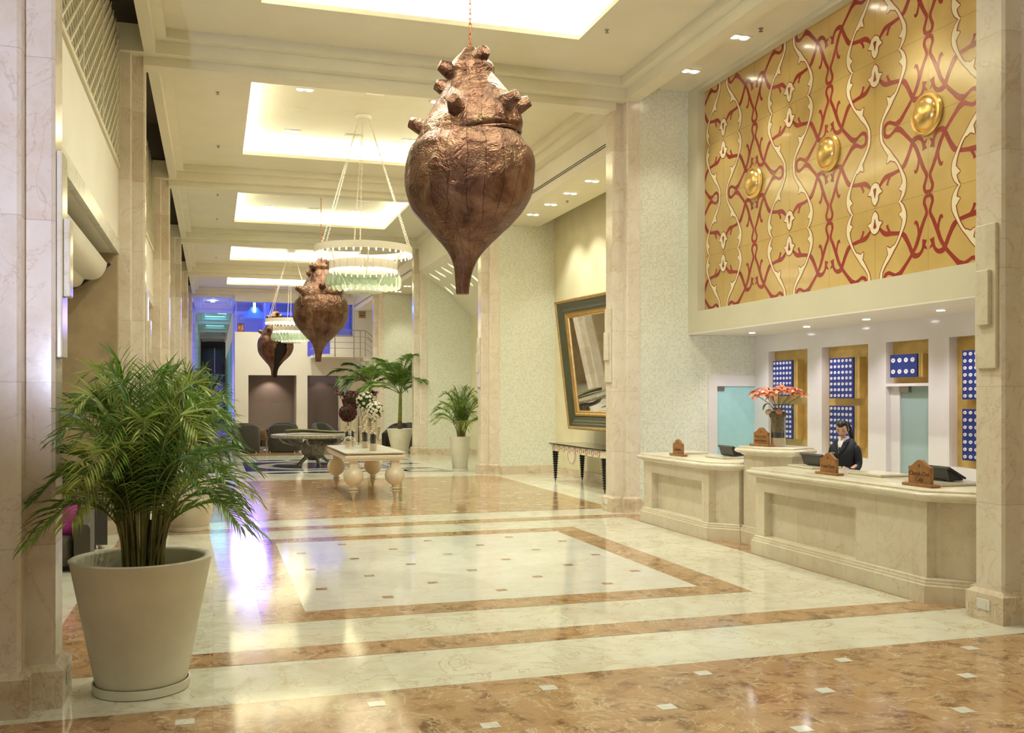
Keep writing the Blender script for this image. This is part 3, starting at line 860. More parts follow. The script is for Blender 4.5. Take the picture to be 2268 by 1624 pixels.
# ================================================================ MURAL
QU = dict(
 R1=([(-.56,.03),(-.49,.05),(-.39,.14),(-.28,.25),(-.2,.36),(-.15,.47),(-.08,.61),(-.03,.70),(-.045,.77),(-.068,.83),(-.05,.89),(0,.905)], [.034,.034,.026,.024,.028,.03,.026,.024,.022,.024,.024,.022]),
 LL=([(-.50,.05),(-.56,.035),(-.62,.06),(-.69,.085),(-.755,.06),(-.77,.0)], [.034,.030,.022,.024,.026,.022]),
 R2=([(-.48,.54),(-.41,.5),(-.34,.4),(-.28,.29),(-.24,.24),(-.17,.23),(-.11,.27),(-.08,.33),(-.06,.40)], [.020,.034,.030,.030,.034,.028,.022,.024,.040]),
 R2b=([(-.09,.33),(-.05,.31),(-.02,.28)], [.03,.018,.004]),
 R2c=([(-.86,.66),(-.76,.58),(-.62,.56),(-.48,.54)], [.018,.032,.026,.024]),
 R2d=([(-.72,.68),(-.70,.63),(-.66,.56)], [.022,.018,.03]),
 R3=([(-.15,.45),(-.165,.54),(-.19,.61),(-.215,.63),(-.235,.60)], [.03,.018,.022,.018,.005]),
 X1=([(-.30,.27),(-.20,.13),(-.10,.06)], None),
)
STR = ([(-.835,0),(-.83,.06),(-.815,.12),(-.76,.2),(-.69,.28),(-.62,.355),(-.55,.42),(-.5,.49),(-.455,.57),(-.415,.66),(-.405,.75),(-.43,.84),(-.47,.90),(-.50,.925)],
       [.018,.022,.018,.022,.030,.024,.016,.016,.020,.030,.032,.026,.014,.010])
THORN = [(-.72,.41),(-.66,.385),(-.60,.41),(-.58,.38),(-.63,.31),(-.68,.27),(-.70,.32)]
CUSP = [(-.50,.775),(-.455,.80),(-.42,.83),(-.41,.70),(-.45,.715),(-.47,.74)]
FLOW = [(-.945,.885),(-.89,.83),(-.875,.76),(-.81,.735),(-.85,.69),(-.88,.635),(-.945,.605),(-1.01,.635),(-1.04,.69),(-1.08,.735),(-1.015,.76),(-1.0,.83)]
DROP = [(-.945,.80),(-.925,.73),(-.915,.685),(-.945,.67),(-.975,.685),(-.965,.73)]
mu = MB(); XM = 7.95
def P2(u, v, x): return (x, u, v)
def ribbon(pts, ws, x, mi, grow=0, n=5):
    q = smooth_pts([(p[0], p[1], ws[i]) for i, p in enumerate(pts)], n)
    L, R_ = [], []
    for i, p in enumerate(q):
        a = q[max(i-1,0)]; b = q[min(i+1,len(q)-1)]
        t = Vector((b.x-a.x, b.y-a.y)); t.normalize(); nx, ny = -t.y, t.x; w_ = p.z+grow
        L.append((p.x+nx*w_, p.y+ny*w_)); R_.append((p.x-nx*w_, p.y-ny*w_))
    N = len(q); v = [(x, c[0], c[1]) for c in L]+[(x, c[0], c[1]) for c in R_]
    return v, [(i, i+1, N+i+1, N+i) for i in range(N-1)], mi
def polyg(pts, x, mi, grow=0, n=4):
    q = smooth_pts([(p[0], p[1], 0) for p in pts], n, True)
    cx = sum(p.x for p in q)/len(q); cy = sum(p.y for p in q)/len(q)
    v = []
    for i, p in enumerate(q):
        a = q[i-1]; b = q[(i+1) % len(q)]; t = Vector((b.x-a.x, b.y-a.y)); t.normalize()
        nx, ny = t.y, -t.x
        if nx*(p.x-cx)+ny*(p.y-cy) < 0: nx, ny = -nx, -ny
        v.append((x, p.x+nx*grow, p.y+ny*grow))
    v.append((x, cx, cy)); N = len(q)
    return v, [(i, (i+1) % N, N) for i in range(N)], mi
prim = []
for i_, (k, (p, ws)) in enumerate(QU.items()):
    if ws: prim.append(ribbon(p, ws, XM-.0010-.0001*i_, 1))
prim.append(ribbon(*STR, XM-.0025, 1, .012)); prim.append(polyg(THORN, XM-.0022, 1, .012)); prim.append(polyg(CUSP, XM-.0020, 1, .010))
prim.append(ribbon(*STR, XM-.0035, 2)); prim.append(polyg(THORN, XM-.0033, 2)); prim.append(polyg(CUSP, XM-.0031, 2))
flw = [polyg(FLOW, XM-.0045, 1, .012), polyg(FLOW, XM-.0055, 2), polyg(DROP, XM-.0065, 1)]
ZD = 5.243
for c in range(-1, 5):
    yd = 9.312+1.89*(c-1)
    for r in (-1, 0, 1):
        zd = ZD+1.85*r
        for su in (1, -1):
            for sv in (1, -1):
                for v, f, mi in prim+(flw if su == 1 else []):
                    # image left is larger y, so u is mirrored
                    e_ = .00002*((su+1)+(sv+1)*2); mu.add([(x-e_, yd-su*a_, zd+sv*b_) for x, a_, b_ in v], f, mi)
tmp = bpy.data.meshes.new('t'); tmp.from_pydata(mu.v, [], mu.f); tmp.polygons.foreach_set('material_index', mu.m)
bm = bmesh.new(); bm.from_mesh(tmp)
for co_, no_ in (((0,14.655,0),(0,1,0)), ((0,0,7.108),(0,0,1)), ((0,0,3.402),(0,0,-1)), ((0,6.5,0),(0,-1,0))):
    bmesh.ops.bisect_plane(bm, geom=bm.verts[:]+bm.edges[:]+bm.faces[:], plane_co=co_, plane_no=no_, clear_outer=True)
for f in bm.faces:
    if f.normal.x > 0: f.normal_flip()
bm.to_mesh(tmp); bm.free()
mt = thing('wall_mural', 'large glossy gold wall mural with red scrolls and cream ogee stripes above the desk', 'mural', (XM, 6.5, 3.4))
pb = MB().box(0, .006, 0, 8.16, 0, 3.71); pb.v = [(x, y, z) for x, y, z in pb.v]
o = pb.build('panel', M['mural'], mt, smooth=0)
o.data.transform(Matrix.Translation((XM, 6.5, 3.4))); o.location = (-XM, -6.5, -3.4)
for m in (M['mural'], M['mural_red'], M['mural_cream']): tmp.materials.append(m)
po = bpy.data.objects.new('painted_pattern', tmp); COL.objects.link(po); po.parent = mt; po.location = (-XM, -6.5, -3.4)
for yd, lab in ((13.09, 'round brass boss on the mural, farthest from the camera'), (11.20, 'round brass boss in the middle of the mural'), (9.312, 'largest looking brass boss on the mural, nearest the right pillar')):
    bt = thing('brass_boss', lab, 'boss', (XM-.008, yd, ZD+.0))
    R90 = Matrix.Rotation(-pi/2, 3, 'Y')
    mb = MB().lathe([(.245,0),(.25,.02),(.235,.045),(.205,.05),(.20,.035),(.195,.03)], 48); mb.v = [tuple(R90 @ Vector(v)) for v in mb.v]
    mb.build('rim', M['gold'], bt, smooth=40)
    mb = MB().lathe([(.194,.0),(.19,.035),(.17,.07),(.13,.10),(.07,.12),(.01,.125)], 48); mb.v = [tuple(R90 @ Vector(v)) for v in mb.v]
    mb.build('dome', M['gold'], bt, smooth=40)

# ================================================================ RECEPTION DESK
def offset_poly(P, d):
    n = len(P); out = []
    area = sum(P[i][0]*P[(i+1)%n][1]-P[(i+1)%n][0]*P[i][1] for i in range(n))
    s = 1 if area > 0 else -1
    for i in range(n):
        p0, p1, p2 = Vector(P[i-1]), Vector(P[i]), Vector(P[(i+1)%n])
        d1 = (p1-p0).normalized(); d2 = (p2-p1).normalized()
        n1 = Vector((d1.y, -d1.x))*s; n2 = Vector((d2.y, -d2.x))*s
        out.append(p1+(n1+n2)*d/(1+n1.dot(n2)))
    return [(p.x, p.y) for p in out]
def loft_poly(mb, P, prof, mi=0):
    rings = [[(x, y, z) for x, y in offset_poly(P, d)] for d, z in prof]; n = len(P)
    v = [p for r in rings for p in r]; f = []
    for j in range(len(prof)-1):
        for i in range(n): f.append((j*n+i, j*n+(i+1)%n, (j+1)*n+(i+1)%n, (j+1)*n+i))
    f.append(tuple(range(n-1,-1,-1))); f.append(tuple((len(prof)-1)*n+i for i in range(n)))
    mb.add(v, f, mi)
PLINTH = [(.045,0),(.045,.165),(.03,.175),(.03,.195),(.018,.20),(.018,.225),(.0,.235)]
CORN = [(0,.955),(.02,.96),(.025,.975),(.06,.985),(.085,1.0),(.09,1.02),(.08,1.04),(.05,1.048),(.05,1.065),(.035,1.075)]
def desk_section(name, lab, P, recess, z=0, top=1.075):
    t = thing(name, lab, 'reception desk', (P[0][0], P[0][1], 0)); O = (-P[0][0], -P[0][1], 0)
    b = MB()
    if recess:
        y0, y1 = recess; XFc = 6.47
        # body stands back behind the panel, piers and lintel stand forward
        Pb = [(x+(.105 if abs(x-XFc) < .02 else 0), y) for x, y in P]
        b.prism(Pb, .2, .96)
        ys = [p[1] for p in P if abs(p[0]-XFc) < .02]; ya, yb = min(ys), max(ys)
        b.box(XFc, XFc+.104, y1, yb, .2, .96); b.box(XFc, XFc+.104, ya, y0, .2, .96); b.box(XFc, XFc+.104, y0, y1, .785, .96)
    else: b.prism(P, .2, .96)
    b.build('body', M['counter'], t, smooth=0, loc=O)
    b = MB(); loft_poly(b, P, PLINTH); b.build('plinth', M['counter'], t, smooth=0, loc=O)
    b = MB(); loft_poly(b, P, CORN); b.build('counter_top', M['counter_top'], t, smooth=50, loc=O)
    return t
desk_section('reception_desk', 'far section of the marble reception desk with the check-in sign', [(6.47,13.90),(6.47,11.82),(6.76,11.52),(7.35,11.62),(7.35,13.90)], (12.02, 13.62))
desk_section('reception_desk', 'near section of the marble reception desk, ending at the right pillar', [(6.47,10.62),(6.47,7.60),(6.80,7.27),(7.9,7.27),(7.9,7.62),(7.35,8.2),(7.35,10.62)], (8.66, 10.43))
tw = thing('desk_pedestal', 'taller marble pedestal between the two desk sections, carrying the flower vase', 'pedestal', (6.8, 11.5, 0)); TO = (-6.8, -11.5, 0)
TP = [(6.80,11.47),(6.80,10.98),(7.05,10.72),(7.42,10.9),(7.42,11.47)]
b = MB(); b.prism(TP, .2, 1.18); b.build('body', M['counter'], tw, smooth=0, loc=TO)
b = MB(); loft_poly(b, TP, PLINTH); b.build('plinth', M['counter'], tw, smooth=0, loc=TO)
b = MB(); loft_poly(b, TP, [(d, z+.225) for d, z in CORN]); b.build('counter_top', M['counter_top'], tw, smooth=50, loc=TO)
# raised ledges and papers trays behind the top edge
for (x0,x1,y0,y1,lab) in ((6.82,7.3,13.35,13.75,'raised marble writing ledge beside the check-in sign'),(6.85,7.3,12.1,12.62,'raised marble writing ledge by the monitor at the far desk'),
                    (6.93,7.33,10.1,10.6,'raised marble writing ledge under the monitor in front of the receptionist'),(6.93,7.33,8.85,9.42,'raised marble writing ledge between the front desk and check-out signs'),(6.78,7.33,7.75,8.25,'raised marble writing ledge behind the check-out sign')):
    o = MB().box(0,x1-x0,0,y1-y0,0,.012).box(-.01,x1-x0,-.01,y1-y0+.01,.012,.028).build('writing_ledge', M['counter_top'], smooth=0, loc=(x0,y0,1.075)); tag(o, lab, 'ledge')
# monitors seen from behind
def monitor(x, y, z, lab, wid=.40):
    t = thing('monitor', lab, 'monitor', (x, y, z), 0)
    h = wid/2
    MB().prism_axis([(-.100,.125),(-.085,.150),(.125,.035),(.118,.018)], -h, h, 'y').build('screen', M['black_plastic'], t, smooth=0, bevel=.003)
    MB().prism_axis([(-.090,.122),(.110,.016),(.10,.004),(-.055,.004)], -h*.86, h*.86, 'y').build('rear_cover', M['black_plastic'], t, smooth=0)
    MB().box(-.07,.07,-h*.5,h*.5,-.003,.008).build('foot', M['black_plastic'], t, smooth=0, bevel=.003)
monitor(7.12, 12.36, 1.108, 'black monitor lying low on the far desk section', .42)
monitor(7.13, 10.30, 1.108, 'black monitor between the pedestal and the front desk sign', .46)
monitor(7.08, 8.10, 1.108, 'black monitor behind the check-out sign', .40)
# carved wooden signs
def sign(x, y, z, lines, lab, sc=1.0, rz=0):
    t = thing('desk_sign', lab, 'sign', (x, y, z), rz)
    w_ = .145*sc; h = .25*sc; zb = .028*sc
    pts = [(-w_,zb),(w_,zb),(w_,zb+.15*sc)]
    for k in range(0, 13):
        u = w_*(1-k/6); a = abs(u)/w_
        pts.append((u*.98, zb+.155*sc+.065*sc*(.5+.5*cos(pi*min(1, a*1.05)))))
    pts.append((-w_, zb+.15*sc))
    mb = MB(); mb.prism_axis(pts, -.018*sc, .018*sc, 'x')
    mb.build('board', M['wood'], t, smooth=0)
    MB().box(-.05*sc,.05*sc,-.20*sc,.20*sc,0,zb).build('base', M['wood'], t, smooth=0, bevel=.006)
    lt = MB()
    # facing -x, reading direction towards -y
    for i, (txt, size, zz) in enumerate(lines):
        Mx = Matrix(((0,0,-1,-.0185*sc),(-1,0,0,0),(0,1,0,zz*sc),(0,0,0,1)))
        text_into(lt, txt, size*sc, Mx, depth=.0015)
    e = [(0,.208),(.010,.20),(.004,.194),(.012,.182),(-.004,.176),(-.012,.186),(-.004,.192),(-.008,.200)]
    lt.add([(-.0192*sc, -a*sc, b_*sc) for a, b_ in e]+[(-.0182*sc, -a*sc, b_*sc) for a, b_ in e], [tuple(range(8)), tuple(range(15,7,-1))]+[(i,(i+1)%8,8+(i+1)%8,8+i) for i in range(8)])
    lt.build('lettering', M['engrave'], t, smooth=0)
sign(6.62, 13.02, 1.075, [('Check-In', .062, .095)], 'small carved wooden sign reading Check-In at the far end of the desk')
sign(6.94, 11.25, 1.300, [('WELCOME', .048, .125), ('BIENVENIDO', .042, .070)], 'carved wooden sign with two lines beside the flower vase', rz=.12)
sign(6.64, 9.36, 1.075, [('Front Desk', .056, .095)], 'carved wooden sign in front of the receptionist')
sign(6.62, 7.86, 1.075, [('Check-Out', .060, .118), ('Caja', .058, .068)], 'carved wooden sign reading Check-Out near the right pillar', 1.06)

# number boards in the niches
TAGM = None
def board(y1, y0, z0, z1, cols, rows, lab, labels=None, wide=.12):
    global TAGM
    t = thing('number_board', lab, 'board', (NW+.13, (y0+y1)/2, (z0+z1)/2), 0)
    hy = (y1-y0)/2; hz = (z1-z0)/2
    MB().box(-.11, .001, -hy-wide, hy, -hz, hz).build('backing_box', M['gold_panel'], t, smooth=0)
    MB().box(-.1105, -.1005, -hy-wide*.45-.004, -hy-wide*.45+.004, -hz, hz).build('seam', M['ink'], t, smooth=0)
    MB().box(-.13, -.1106, -hy, hy, -hz, hz).build('panel', M['navy'], t, smooth=0)
    first = None
    ry, rz = (.028, .022) if rows > 3 else (.040, .031)
    for r in range(rows):
        for c in range(cols):
            yy = hy - 2*hy*(c+.5)/cols*(.97) - hy*.01; zz = hz - 2*hz*(r+.5)/rows
            if first is None or labels:
                mb = MB(); n = 16
                v = [(-.007, ry*cos(2*pi*k/n), rz*sin(2*pi*k/n)) for k in range(n)]+[(0, ry*cos(2*pi*k/n), rz*sin(2*pi*k/n)) for k in range(n)]
                mb.add(v, [tuple(range(n)), tuple(range(2*n-1,n-1,-1))]+[(k,(k+1)%n,n+(k+1)%n,n+k) for k in range(n)], 0)
                if labels:
                    Mx = Matrix(((0,0,-1,-.0072),(-1,0,0,0),(0,1,0,0),(0,0,0,1)))
                    text_into(mb, labels[r*cols+c], .042, Mx, 1, .0005)
                else:
                    for (a, b_) in ((-.007,-.001),(.003,.009)):
                        mb.add([(-.0078,a,-.008),(-.0078,b_,-.008),(-.0078,b_,.008),(-.0078,a,.008)], [(0,1,2,3)], 1)
                o = mb.build('number_tag', [M['tag'], M['ink']], t, smooth=0, fix=False)
                if first is None: first = o
            else:
                o = first.copy(); COL.objects.link(o); o.parent = t
            o.location = (-.13, yy, zz)
board(14.40, 13.82, 1.97, 2.56, 6, 7, 'navy board of white number tags, upper one of the leftmost niche')
board(14.40, 13.82, 1.26, 1.83, 6, 7, 'navy board of white number tags, lower one behind the salmon flowers')
board(12.82, 12.24, 1.93, 2.545, 6, 7, 'navy board of white number tags, upper one above the receptionist')
board(12.82, 12.24, 1.20, 1.82, 6, 7, 'navy board of white number tags, lower one behind the receptionist')
board(11.42, 10.88, 2.225, 2.54, 4, 2, 'small navy board with eight white number tags above the glass door', ['69','70','71','72','73','74','75','76'], .09)
board(10.05, 9.47, 1.92, 2.54, 6, 7, 'navy board of white number tags, upper one next to the right pillar')
board(10.05, 9.47, 1.15, 1.80, 6, 7, 'navy board of white number tags, lower one next to the right pillar')

# ================================================================ RECEPTIONIST
def receptionist():
    X0, Y0 = 7.82, 10.70
    t = thing('person', 'woman receptionist in a navy jacket and white collar looking down behind the desk', 'person', (X0, Y0, 0), 0)
    # local frame: she faces direction f (towards camera and a little to the far end)
    t.rotation_euler = (0, 0, radians(205))   # local +x is where she faces
    def skin_chain(name, verts, edges, radii, mat, sub=2, parent=t):
        me = bpy.data.meshes.new(name); me.from_pydata(verts, edges, [])
        o = bpy.data.objects.new(name, me); COL.objects.link(o); o.parent = parent
        me.materials.append(mat)
        sk = o.modifiers.new('skin', 'SKIN'); sk.use_smooth_shade = True
        for i, r in enumerate(radii):
            sv = me.skin_vertices[0].data[i]; sv.radius = (r, r) if not isinstance(r, tuple) else r
        me.skin_vertices[0].data[0].use_root = True
        sb = o.modifiers.new('sub', 'SUBSURF'); sb.levels = sub; sb.render_levels = sub
        return o
    # body: pelvis root, spine, neck, legs, arms
    V = [(0,0,.92),(0,0,1.02),(.01,0,1.16),(.01,0,1.30),(.0,0,1.385),(.03,0,1.44),
         (0,.09,.86),(.0,.10,.48),(-.01,.10,.08),(.08,.10,.03),
         (0,-.09,.86),(.0,-.10,.48),(-.01,-.10,.08),(.08,-.10,.03),
         (0,.115,1.325),(-.02,.185,1.08),(.17,.165,1.01),(.30,.14,1.06),
         (0,-.115,1.325),(-.02,-.185,1.08),(.17,-.165,1.01),(.30,-.14,1.06)]
    Ed = [(0,1),(1,2),(2,3),(3,4),(4,5),(0,6),(6,7),(7,8),(8,9),(0,10),(10,11),(11,12),(12,13),(3,14),(14,15),(15,16),(16,17),(3,18),(18,19),(19,20),(20,21)]
    Rr = [.12,.105,.10,.09,.05,.047,.085,.055,.035,.03,.085,.055,.035,.03,.038,.036,.032,.024,.038,.036,.032,.024]
    skin_chain('body', V, Ed, Rr, M['skin'])
    # jacket as a lofted garment
    def loft(name, rings, mat, n=28, parent=t):
        mb = MB(); v = []
        for (cx, cy, cz, rx, ry, dz) in rings:
            for k in range(n):
                a = 2*pi*k/n; ca, sa = cos(a), sin(a)
                e = .8
                v.append((cx+rx*(abs(ca)**e)*(1 if ca > 0 else -1), cy+ry*(abs(sa)**e)*(1 if sa > 0 else -1), cz+dz*ca))
        f = []
        for j in range(len(rings)-1):
            for k in range(n): f.append((j*n+k, j*n+(k+1)%n, (j+1)*n+(k+1)%n, (j+1)*n+k))
        f.append(tuple(range(n-1,-1,-1))); f.append(tuple((len(rings)-1)*n+k for k in range(n)))
        mb.add(v, f); o = mb.build(name, mat, parent, smooth=80)
        s = o.modifiers.new('s', 'SUBSURF'); s.levels = 1; s.render_levels = 1
        return o
    loft('jacket', [(0,0,.80,.135,.185,0),(0,0,.92,.135,.18,0),(0,0,1.02,.115,.135,0),(.01,0,1.12,.125,.145,0),(.02,0,1.22,.135,.158,0),(.01,0,1.30,.12,.17,0),(-.005,0,1.36,.09,.155,-.01),(-.015,0,1.395,.07,.11,-.02),(-.02,0,1.415,.062,.075,-.02)], M['jacket'])
    for s in (1, -1):
        skin_chain('sleeve', [(-.005,s*.125,1.335),(-.01,s*.17,1.26),(-.02,s*.192,1.10),(.02,s*.192,1.04),(.12,s*.175,1.005),(.23,s*.150,1.03)], [(i,i+1) for i in range(5)], [.060,.060,.050,.048,.043,.038], M['jacket'])
    loft('skirt', [(0,0,.48,.15,.185,0),(0,0,.65,.15,.19,0),(0,0,.80,.14,.185,0),(0,0,.90,.12,.165,0)], M['jacket'])
    # collar and lapels
    mb = MB()
    n = 20; v = []
    for (dz, r) in ((1.395,.064),(1.445,.053)):
        for k in range(n+1):
            a = .25+(2*pi-.5)*k/n
            v.append((.005+r*cos(a)*1.0, r*1.02*sin(a), dz-(.035*max(0,cos(a)))))
    N = n+1; mb.add(v, [(k,k+1,N+k+1,N+k) for k in range(n)])
    mb.add([(.148,0,1.235),(.108,.036,1.36),(.072,.036,1.415),(.088,0,1.385),(.072,-.036,1.415),(.108,-.036,1.36)], [(0,1,2,3),(0,3,4,5)])
    o = mb.build('shirt_collar', M['shirt'], t, smooth=60, fix=True)
    sd = o.modifiers.new('s','SOLIDIFY'); sd.thickness = .006
    mb = MB()
    for s in (1, -1):
        mb.add([(.155,s*.002,1.20),(.148,s*.07,1.28),(.095,s*.095,1.375),(.02,s*.085,1.42),(.055,s*.055,1.40),(.115,s*.035,1.30)], [(0,1,5),(1,2,4,5),(2,3,4)])
    o = mb.build('lapels', M['jacket'], t, smooth=0); sd = o.modifiers.new('s','SOLIDIFY'); sd.thickness = .010
    MB().box(.155,.162,-.11,-.045,1.222,1.24).build('name_badge', M['badge'], t, smooth=0)
    # head, tilted down
    hd = MB(); n = 32; m = 24; R_ = Vector
    def face(a, th):
        # th 0 top .. pi bottom ; a=0 faces +x
        x = sin(th)*cos(a); y = sin(th)*sin(a); z = cos(th)
        px, py, pz = x*.092, y*.074, z*.112
        if z < 0:
            k = -z; py *= 1-.42*k*k; px = px*(1-.16*k) + (.012*k if x > 0 else .018*k)
            if x < 0: px *= 1-.25*k
        ft = max(0, x)
        # nose
        g = math.exp(-((py/.011)**2)-(((pz+.020)/.026)**2)); px += .020*g*(ft > .5)
        g = math.exp(-((py/.013)**2)-(((pz+.034)/.010)**2)); px += .008*g*(ft > .5)
        # eye sockets, brows, lips, chin
        for s in (1, -1):
            g = math.exp(-(((py-s*.030)/.015)**2)-(((pz-.004)/.011)**2)); px -= .008*g*(ft > .3)
        g = math.exp(-((py/.04)**2)-(((pz-.022)/.010)**2)); px += .003*g*(ft > .3)
        g = math.exp(-((py/.020)**2)-(((pz+.062)/.008)**2)); px += .006*g*(ft > .3)
        g = math.exp(-((py/.022)**2)-(((pz+.095)/.016)**2)); px += .006*g*(ft > .3)
        return (px, py, pz)
    v = []
    for j in range(m+1):
        th = .04+(pi-.08)*j/m
        for k in range(n): v.append(face(2*pi*k/n, th))
    f = [(j*n+k, (j+1)*n+k, (j+1)*n+(k+1)%n, j*n+(k+1)%n) for j in range(m) for k in range(n)]+[tuple(range(n)), tuple(m*n+k for k in range(n-1,-1,-1))]
    hd.add(v, f)
    HM = Matrix.Translation((.052, 0, 1.545)) @ Matrix.Rotation(radians(14), 4, 'Z') @ Matrix.Rotation(radians(26), 4, 'Y')
    head = hd.build('head', M['skin'], t, smooth=80)
    head.matrix_local = HM
    hm = MB(); v = []
    for j in range(m+1):
        th = .03+(pi*.80)*j/m
        for k in range(n):
            a = 2*pi*k/n; x, y, z = face(a, th); fr_ = cos(a)*sin(th)
            lim = .048+.010*abs(y)/.07
            g = 1.06 if not (cos(a) > .50 and z < lim) else .93
            if (cos(a) > -.15 and z < -.035) or (cos(a) > -.5 and z < -.06): g = .93
            v.append((x*g-.003, y*g, z*g+.004))
    hm.add(v, [(j*n+k, (j+1)*n+k, (j+1)*n+(k+1)%n, j*n+(k+1)%n) for j in range(m) for k in range(n)]+[tuple(range(n))])
    o = hm.build('hair', M['hair'], head, smooth=80)
    MB().tube([(-.08,.01,.045),(-.112,.03,.01),(-.118,.055,-.07),(-.105,.075,-.15),(-.09,.085,-.21),(-.08,.09,-.26)], [.026,.034,.034,.03,.022,.004], 12).build('ponytail', M['hair'], head, smooth=80)
    for s in (1, -1):
        MB().ball((-.004, s*.075, -.012), .021, 10, 8, sx=.55, sy=.30, sz=1.25).build('ear', M['skin'], head, smooth=80)
        e = MB(); e.ball((.0815, s*.030, .002), .011, 10, 6, sx=.4, sz=.55); e.build('eye', M['ink'], head, smooth=80)
        MB().tube([(.088,s*.014,.024),(.089,s*.030,.029),(.078,s*.047,.024)], [.0022,.003,.0012], 6).build('eyebrow', M['hair'], head)
    MB().ball((.088,0,-.0625), .017, 12, 6, sx=.5, sy=1.1, sz=.38).build('lips', M['lips'], head, smooth=80)
    # hands: palm with five bent fingers resting on the keyboard shelf
    for s in (1, -1):
        hand = skin_chain('hand', [(.0,0,0),(.045,0,-.002),(.08,0,-.006)], [(0,1),(1,2)], [(.022,.015),(.035,.013),(.034,.011)], M['skin'], 1)
        hand.location = (.285, s*.15, 1.045); hand.rotation_euler = (0, radians(22), -s*.2)
        for q, (yy, L_) in enumerate(((-.028,.060),(-.010,.072),(.009,.070),(.027,.055))):
            skin_chain('finger', [(.075,yy,-.006),(.075+L_*.45,yy*1.15,-.010),(.075+L_*.8,yy*1.2,-.028),(.075+L_*.95,yy*1.2,-.045)], [(0,1),(1,2),(2,3)], [.0095,.009,.008,.0065], M['skin'], 1, hand)
        skin_chain('thumb', [(.02,-s*.022,-.003),(.045,-s*.048,-.008),(.07,-s*.056,-.016)], [(0,1),(1,2)], [.012,.010,.008], M['skin'], 1, hand)
    return t
receptionist()
# back counter surface where her hands rest
o = MB().box(0,.22,0,2.4,0,.03).build('work_shelf', M['counter_top'], smooth=0, loc=(7.352, 8.2, .93)); tag(o, 'low marble work shelf behind the near desk section', 'shelf')
# ================================================================ HANGING COPPER SHELLS
def chain_mb(z0, z1, link=.055, r=.006):
    mb = MB(); n = max(1, int((z1-z0)/(link*.78))); st = (z1-z0)/n
    for i in range(n):
        R_ = Matrix.Rotation(pi/2, 3, 'X') @ Matrix.Scale(1, 3)
        if i % 2: R_ = Matrix.Rotation(pi/2, 3, 'Z') @ Matrix.Rotation(pi/2, 3, 'X')
        s0 = len(mb.v); mb.torus((0,0,0), link*.36, r, 10, 4, rot=R_)
        for q in range(s0, len(mb.v)):
            x, y, z = mb.v[q]; mb.v[q] = (x*.62, y*.62, z*1.45+z0+st*(i+.5))
    return mb
SP = [(0,.075,0),(.04,.10,0),(.09,.155,0),(.138,.20,0),(.18,.235,0),(.237,.275,.01),(.31,.275,.01),(.36,.275,.01),(.40,.305,.01),(.46,.34,.012),(.59,.425,.01),(.70,.485,.005),(.79,.54,.0),(.88,.585,-.005),(.98,.62,-.01),(1.05,.63,-.01),(1.10,.605,-.01),(1.15,.56,-.01)]
SB = [(1.00,.50,0),(1.06,.60,0),(1.12,.645,0),(1.225,.72,.005),(1.32,.75,.01),(1.42,.768,.01),(1.55,.775,.0),(1.70,.755,-.01),(1.82,.715,-.015),(1.93,.655,-.025),(2.02,.58,-.03),(2.10,.51,-.035),(2.17,.44,-.04),(2.25,.365,-.045),(2.33,.285,-.05),(2.42,.21,-.06),(2.51,.155,-.07),(2.62,.115,-.08),(2.75,.092,-.09),(2.92,.075,-.095)]
